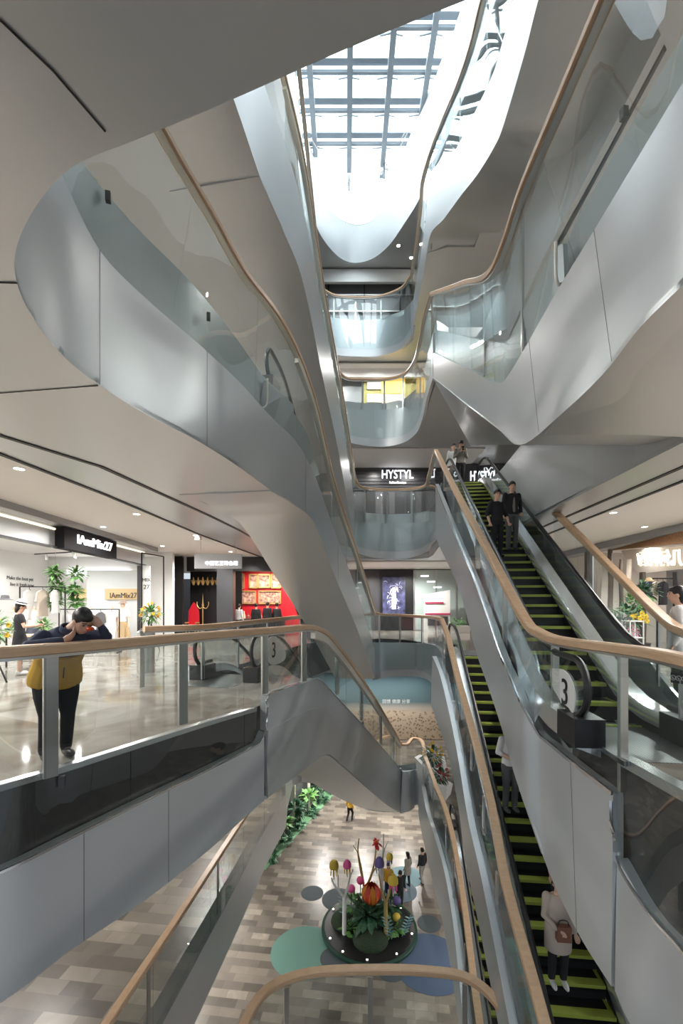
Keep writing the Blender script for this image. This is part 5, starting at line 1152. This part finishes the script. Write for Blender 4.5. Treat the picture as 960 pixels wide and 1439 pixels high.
for k in range(4):
    p = a.lerp(b, (k+.5)/4)+V((0,0,-.03))+nn*.012; mb = MB(); q = Matrix((d, V((0,0,1)), nn)).transposed()
    mb.tube([p+q@V((math.cos(x)*.027, math.sin(x)*.027, 0)) for x in [6.2832*i/14 for i in range(15)]], .003, 5); mb.tube([p+q@V((-.01,.012,0)), p+q@V((0,-.012,0)), p+q@V((.012,-.004,0))], .004, 5); mb.build('pictogram', 'white', t)
    MB().bar(V((p.x,p.y,0)), V((p.x,p.y,c.z-.08)), .01) if 0 else None
for p in (a.lerp(b,.5),): MB().bar(V((p.x,p.y+.02,0)), V((p.x,p.y+.02,c.z-.05)), .03).build('leg', 'steel', t)

# ================================================================= CEILING DOWNLIGHTS
def down(p, r, label, up_=True):
    t = thing('downlight', p, label, 'lamp', 'round ceiling downlights')
    MB().loft([[p+V((q*math.cos(a), q*math.sin(a), z)) for a in [6.28318*i/18 for i in range(18)]] for q, z in ((r,-.004),(r*1.02,-.014),(r*1.25,-.012),(r*1.25,0))], True).build('rim', 'white', t); MB().lathe([(0,-.006),(r*.98,-.006),(r*.98,0),(0,0)], p, 16).build('lens', 'lamp', t)
DL = [(27,658,3.84),(218,657,3.81),(279,655,3.81),(192,722,3.84),(145,740,3.84),(275,752,3.84),(228,767,3.84),(324,775,3.84),(862,720,3.84),(906,740,3.84),(925,752,3.84),(949,749,3.84),(870,766,3.84)]
DN = ['at the far left edge below the dark slot','left one of the pair under the big left curve','right one of the pair under the big left curve','above the black shop sign, beyond the slot','nearest above the end of the black shop sign','between the slot and the hanging sign','above the corner of the boutique','just above the hanging sign','nearest one on the right ceiling','second one on the right ceiling','small one above the timber beam','at the right edge above the timber beam','above the far end of the timber beam']
for (x, y, z), nme in zip(DL, DN): down(Z(x,y,z), .075 if z == 3.84 else .085, 'lit ceiling downlight '+nme)
for (x, y, z), nme in zip([(293,177,9.84),(231,182,9.84),(610,586,9.84),(636,586,9.84),(656,586,9.84),(560,345,21.8),(578,362,21.8),(524,644,9.84),(574,650,9.84),(480,523,15.84),(572,523,15.84),(617,402,15.84)], ['high under the fifth floor at upper left','high under the fifth floor beside the oak rail','left of three above the escalator head','middle of three above the escalator head','right of three above the escalator head','upper of two beside the white well','lower of two beside the white well','left one above the dark shop sign','right one above the dark shop sign','left one above the yellow shop','right one above the yellow shop','behind the steep upper right rail']):
    down(Z(x,y,z), .09, 'lit ceiling downlight '+nme)
# ================================================================= SECOND FLOOR: beach mural, planters
wall('wall_mural', (-2.6,24.2), (6,24.2), -6, -2.15, 'white')
mu = mat('beach mural', (.5,.4,.3), .55); n, l, b = nodes(mu)
tc = n.new('ShaderNodeTexCoord'); sp = n.new('ShaderNodeSeparateXYZ'); ram = n.new('ShaderNodeValToRGB'); e = ram.color_ramp.elements
while len(e) < 5: e.new(.5)
for i, (p, c) in enumerate(((0,(.40,.31,.22)),(.40,(.45,.36,.27)),(.47,(.34,.31,.27)),(.56,(.075,.12,.13)),(1,(.045,.10,.125)))): e[i].position = p; e[i].color = (*c,1)
mr = n.new('ShaderNodeMapRange'); mr.inputs['From Min'].default_value = -6; mr.inputs['From Max'].default_value = -2.2
nz = n.new('ShaderNodeTexNoise'); nz.inputs['Scale'].default_value = 9; nz.inputs['Detail'].default_value = 5
peb = n.new('ShaderNodeTexVoronoi'); peb.inputs['Scale'].default_value = 7
cr2 = n.new('ShaderNodeValToRGB'); cr2.color_ramp.elements[0].position = .10; cr2.color_ramp.elements[0].color = (.22,.17,.13,1); cr2.color_ramp.elements[1].position = .5; cr2.color_ramp.elements[1].color = (1,1,1,1)
lt = n.new('ShaderNodeMath'); lt.operation = 'LESS_THAN'; lt.inputs[1].default_value = -4.35
mx = n.new('ShaderNodeMix'); mx.data_type = 'RGBA'; mx.blend_type = 'MULTIPLY'
l.new(tc.outputs['Object'], sp.inputs[0]); l.new(sp.outputs['Z'], mr.inputs['Value']); l.new(mr.outputs[0], ram.inputs['Fac']); l.new(tc.outputs['Object'], peb.inputs['Vector']); l.new(peb.outputs['Distance'], cr2.inputs['Fac'])
l.new(sp.outputs['Z'], lt.inputs[0]); l.new(lt.outputs[0], mx.inputs['Factor']); l.new(ram.outputs['Color'], mx.inputs['A']); l.new(cr2.outputs['Color'], mx.inputs['B']); l.new(mx.outputs['Result'], b.inputs['Base Color'])
t = thing('wall_mural', (1.5,24.0,-6), 'large photo mural of a pebble beach and teal sea on the second floor wall', 'mural')
o = MB().box((1.6,24.06,-4.1), (8.2,.06,3.75)).build('print', mu, None, smooth=0); o.parent = t
for v in o.data.vertices: v.co -= V(t.location)*0
t.location = (0,0,0)
text('回馈 健康 分享', .24, mat('pale mural letters', (.55,.58,.58), .6), t, ((557-HX)/F*24,24.02,-3.85), 0, 'letters', .004)
rr = random.Random(8)
def facet_planter(c, rz, s, label, plant, fl):
    t = thing('planter', c, label, 'planter'); q = Matrix.Rotation(rz,3,'Z'); T = lambda p: V(c)+q@(V(p)*s)
    lo = [(-.5,-.35,0),(.4,-.5,0),(.6,.2,0),(.1,.5,0),(-.5,.3,0)]; hi = [(-.62,-.45,.75),(.35,-.62,.55),(.7,.25,.9),(.15,.6,1.0),(-.6,.4,.85)]
    inn = [(x*.75,y*.75,z-.02) for x, y, z in hi]; mb = MB(); mb.loft([[T(p) for p in lo], [T(p) for p in hi], [T(p) for p in inn], [T((x*.7,y*.7,.5)) for x, y, z in hi]], True, True); mb.build('pot', 'white', t, smooth=0)
    bush(t, T((0,0,1.0)), .45*s, plant, 110, .32*s, .07, 1., seed=61+int(c[0]*10)); flowers(t, T((0,0,1.15)), .45*s, fl, 16, .05, 66)
facet_planter((3.95,18.6,-6), .3, 1.05, 'tall white faceted planter with a yellow tipped shrub near the mural', 'leafdark', yf)
facet_planter((3.9,17.0,-6), 1.2, .8, 'lower white faceted planter with small red leaves', 'leafdark', mat('dark red petals', (.30,.03,.04), .6))

# ================================================================= GROUND: painted discs, island with sculptures
gd = [(430,1345,1.02,'teal'),(435,1258,.62,'slate'),(475,1268,.85,'slate'),(600,1358,1.75,'blue'),(598,1307,.55,'slate'),(475,1362,.68,'slate'),(560,1372,.5,'slate'),(573,1240,1.0,'sky'),(607,1270,.45,'slate'),(556,1252,.8,'sky2')]
gm = {'teal': mat('teal floor vinyl', (.13,.25,.21), .65, 0., .15), 'slate': mat('slate floor vinyl', (.075,.09,.10), .65, 0., .15), 'blue': mat('blue floor vinyl', (.07,.10,.16), .65, 0., .15), 'sky': mat('pale blue floor vinyl', (.20,.32,.36), .65, 0., .15), 'sky2': mat('grey blue floor vinyl', (.14,.19,.23), .65, 0., .15)}
gl = ['largest teal disc on the paving, left of the island','small slate disc farthest left of the island','slate disc touching the rear left of the island','large blue disc right of the island, by the rail','small slate disc at the right edge of the island','slate disc in front of the teal one','slate disc half under the near oak rail','pale blue disc where the two shoppers walk','small slate disc against the lower right glass','grey blue disc behind the person in black']
cen = [(428,1337),(439,1255),(476,1264),(604,1352),(603,1298),(470,1347),(550,1362),(570,1232),(632,1265),(562,1252)]
rad = [1.32,.53,.78,1.42,.5,.55,.55,.85,.55,.8]
for k, ((x, y), r) in enumerate(zip(cen, rad)):
    p = Z(x, y, -12); tag(MB().lathe([(0,0),(r,0),(r,.004+.0012*k),(0,.004+.0012*k)], p, 40).build('floor_disc', gm[gd[k][3]], origin=p), gl[k], 'floor graphic', 'painted floor discs')
C0 = Z(519,1305,-12); RI = 2.0
t = thing('planted_island', C0, 'round dark planted island in the middle of the ground floor', 'planter')
MB().lathe([(0,0),(RI,0),(RI,.10),(RI-.03,.12),(0,.12)], C0, 48).build('base', mat('dark green rim', (.012,.045,.03), .4), t)
MB().lathe([(0,.12),(RI-.12,.12),(RI-.12,.128),(0,.128)], C0, 48).build('deck', 'black', t)
for k, (dx, dy, r) in enumerate(((-1.0,.25,.62),(.0,-.75,.72),(.75,.15,.75),(-.1,.7,.7))):
    c = C0+V((dx,dy,.12)); mb = MB(); mb.ball(c, r, 20, (1,1,.62)); mb.build('mound', noisy(mat('moss mound', (.02,.035,.02), .9), (.008,.014,.008), (.03,.06,.025), 40, 3, .8), t)
rr = random.Random(12)
for k, (dx, dy, z, r, n, ln, wd) in enumerate(((-.1,-.35,.85,.5,60,.5,.26),(-.5,.35,.75,.45,40,.4,.18),(.75,.1,1.0,.45,50,.45,.2),(.95,-.45,.35,.3,26,.35,.16),(-.75,-.35,.25,.35,30,.3,.18),(.2,.5,.9,.45,40,.4,.2))):
    bush(t, C0+V((dx,dy,z)), r, ('leafdark','leaf','leafdark','leaf','leaf','leafdark')[k], n, ln, wd, .7, 'foliage', 70+k)
def sprig(base, h, m, n, spread=.25):
    mb = MB(); b = V(base); top = b+V((spread,0,h)); mb.tube([b, b.lerp(top,.5)+V((0,0,.05)), top], .018, 6)
    for k in range(n):
        p = b.lerp(top, .15+.85*k/n)
        for s in (-1,1): leaf_into(mb, p, V((s*.8,-.2,.5)), .24, .12, 3, .1)
    return mb
pal = mat('pale teal leaves', (.20,.36,.40), .5)
for k, (dx, dy, h, sp_) in enumerate(((.85,-.75,.95,-.25),(1.3,-.6,.85,.35),(-1.05,.25,1.1,-.1))): sprig(C0+V((dx,dy,.15)), h, pal, 6, sp_).build('pale_sprig', pal, t)
def st(name, label, base, h, trunk, br, m):
    o = V(base); s = thing(name, base, label, 'sculpture', None)
    MB().tube([o, o+V((0,0,h*.5)), o+V((0,0,h))], [trunk*1.05, trunk, trunk*.9], 12).build('trunk', m, s)
    for pts, r in br: MB().tube(cr([o+V((0,0,h*.97))]+[o+V(p) for p in pts],5), [r*(1-.55*i/(5*len(pts))) for i in range(5*len(pts)+1)], 8).build('branch', m, s)
    return s
wt = mat('white tree paint', (.80,.80,.79), .4); gt = mat('ochre tree paint', (.40,.30,.10), .45); gw = mat('grey white tree paint', (.55,.56,.57), .5)
B1 = C0+V((-1.05,-.45,.12)); st('tree_sculpture', 'white forked tree sculpture at the left of the island', B1, 1.55, .085, [([(-.25,0,1.8),(-.48,0,2.15),(-.52,0,2.3)],.06),([(-.22,0,1.8),(-.26,.05,2.4)],.05),([(.15,0,1.9),(.22,0,2.3),(.36,0,2.65)],.055),([(.2,.02,2.2),(.2,.1,2.7)],.04)], wt)
B2 = C0+V((.62,-.7,.12)); st('tree_sculpture', 'ochre forked tree sculpture at the front right of the island', B2, 1.5, .085, [([(-.15,0,1.9),(-.28,.05,2.6)],.055),([(.15,0,1.9),(.22,.05,2.8)],.06)], gt)
B3 = C0+V((-.15,.55,.12)); st('tree_sculpture', 'tall ochre tree with bare upright branches at the rear of the island', B3, 1.2, .075, [([(-.15,0,1.8),(-.3,.1,2.7),(-.25,.15,3.3)],.055),([(-.28,.1,2.6),(-.5,.15,3.0)],.03),([(.25,0,1.7),(.42,.1,2.3),(.5,.15,3.0)],.06),([(.45,.1,2.0),(.8,.15,2.3)],.035)], gt)
B4 = C0+V((.55,.2,.12)); st('tree_sculpture', 'slim grey white tree rising behind the purple bell flower', B4, 2.4, .08, [([(.06,.05,3.0),(.08,.1,3.7)],.05),([(.1,.05,3.0),(.28,.1,3.4)],.035)], gw)
def bell(c, m, m2, label, s=1.):
    t = thing('flower_sculpture', c, label, 'sculpture'); c = V(c)
    MB().lathe([(0,.26*s),(.08*s,.24*s),(.16*s,.12*s),(.17*s,-.02*s),(.14*s,-.05*s),(0,.0)], c, 16).build('cap', m, t)
    mb = MB()
    for k in range(7): a = k*.9; mb.tube([c+V((math.cos(a)*.11*s, math.sin(a)*.11*s, -.02*s)), c+V((math.cos(a)*.13*s, math.sin(a)*.13*s, -.28*s))], [.03*s,.012*s], 6)
    mb.build('tentacles', m2, t); MB().tube([c+V((0,0,0)), c+V((0,0,-.45*s))], .02*s, 6).build('stalk', gw, t)
yb = mat('ochre bell', (.62,.46,.06), .5); ub = mat('violet bell', (.13,.10,.30), .5); pb = mat('pink cap', (.80,.12,.38), .5)
bell(B1+V((-.42,0,2.75)), yb, yb, 'ochre jellyfish shaped flower above the white forked tree', 1.15); bell(B1+V((.12,.05,2.75)), pb, yf, 'pink and yellow pointed flower above the white forked tree', 1.); bell(C0+V((.42,-.1,2.75)), ub, gw, 'violet bell flower on the slim grey tree', 1.2); bell(B2+V((.3,.05,2.25)), yb, pb, 'large ochre bell with pink tips on the front tree', 1.25); bell(B2+V((.22,.6,2.9)), yb, ub, 'small ochre bud at the rear right of the island', .85)
t = thing('flower_sculpture', C0+V((.05,-.1,1.5)), 'big orange and red tulip shaped flower at the heart of the island', 'sculpture'); c = C0+V((.08,-.05,1.45))
for k in range(9):
    a = k*.698; d = V((math.cos(a), math.sin(a), 0)); s = V((-d.y,d.x,0)); mb = MB(); rows = []
    for i in range(7):
        u = i/6; r = .40*math.sin(math.pi*(.12+.72*u)); w_ = .20*math.sin(math.pi*(.1+.88*u)); p = c+d*r+V((0,0,-.38+.85*u)); rows.append([p-s*w_-d*.03, p, p+s*w_-d*.03])
    mb.loft(rows); o = mb.build('petal', of if k%2 else mat('red petal', (.62,.05,.04), .5), t)
MB().ball(c+V((0,0,-.1)), .30, 14).build('heart', mat('amber heart', (.75,.38,.05), .5), t); MB().tube([c+V((0,0,-.4)), V((c.x,c.y,-11.8))], .05, 8).build('stalk', 'leafdark', t)
c = B3+V((.52,.15,3.1)); t = thing('flower_sculpture', c, 'red rose on the highest ochre branch of the island', 'sculpture'); bush(t, c, .12, 'red', 22, .16, .14, 1., 'petals', 90); MB().ball(c, .09, 10).build('centre', of, t)
for k, (dx, dy, z, m, lb) in enumerate(((-.75,.2,1.55,pb,'pink ball flower behind the white forked tree'),(-.35,.5,1.7,pf,'crimson blossom cluster at the rear left of the island'),(1.15,-.1,1.25,ub,'violet ball flower at the right of the island'),(1.1,-.35,.75,yb,'pale yellow pod at the right of the island'),(.95,.35,1.95,of,'orange blossom beside the person in black'))):
    c = C0+V((dx,dy,z)); t = thing('flower_sculpture', c, lb, 'sculpture'); MB().ball(c, .17, 14, (1,1,.95)).build('bloom', m, t); MB().tube([c, V((c.x,c.y,-11.8))], .02, 6).build('stalk', 'leafdark', t)
for k, a in enumerate((-2.72,-2.25,-1.68,-1.0,-.28,.6,2.6)):
    c = C0+V((math.cos(a)*(RI-.22), math.sin(a)*(RI-.22), .13)); t = thing('spot_lamp', c, 'small lit spot lamp on the island rim, number %d from the far left going round the front' % (k+1) if False else 'small lit spot lamp let into the rim of the planted island', 'lamp', 'rim lamps of the island')
    MB().lathe([(.03,0),(.06,0),(.055,.04),(.03,.04)], c, 10).build('bezel', 'steel', t); MB().lathe([(0,.0),(.03,0),(.03,.045),(0,.045)], c, 10).build('lens', 'lamp', t)
# planting bed along the far left wall of the ground floor
trim(MB().prism([(-4.6,21.6),(-3.9,21.9),(-.2,31.5),(-1.1,31.5)], -12, -11.96), mat('green floor band', (.18,.36,.20), .5), smooth=0)
a, b = V((-5.0,21.6,0)), V((-1.2,31.9,0)); d = (b-a).normalized(); L = (b-a).length
wall('wall_ground_shop', (a.x,a.y), (b.x,b.y), -12, -8.2, 'darkpanel')
for k in range(5):
    p = a+d*(L*(k+.3)/5)+V((d.y,-d.x,0))*.35; t = thing('column', (p.x,p.y,-12), 'pale slim column by the ground floor planting, %s' % ('nearest one','second one','third one','fourth one','farthest one')[k], 'column'); MB().box((p.x,p.y,-10.1), (.16,.16,3.8)).build('shaft', 'cream', t, smooth=0)
for k in range(6):
    p = a+d*(L*(k+.75)/6.2)+V((d.y,-d.x,0))*.55; c = V((p.x,p.y,-10.8)); t = thing('tall_plant', (p.x,p.y,-12), 'broad leaved plant of the ground floor bed, %s' % ('nearest one','second from the front','third from the front','fourth from the front','fifth from the front','farthest one')[k], 'plant', 'plants of the ground floor bed')
    MB().tube([V((p.x,p.y,-12)), c], .03, 6).build('stem', 'leafdark', t); bush(t, c, .45, 'leaf' if k%2 else 'leafdark', 46, .45, .24, 1.1, seed=100+k); bush(t, V((p.x+.3,p.y,-11.75)), .3, 'leafdark', 26, .35, .2, .6, 'undergrowth', 110+k)  # every other plant takes darker leaves, weak light put into the colour
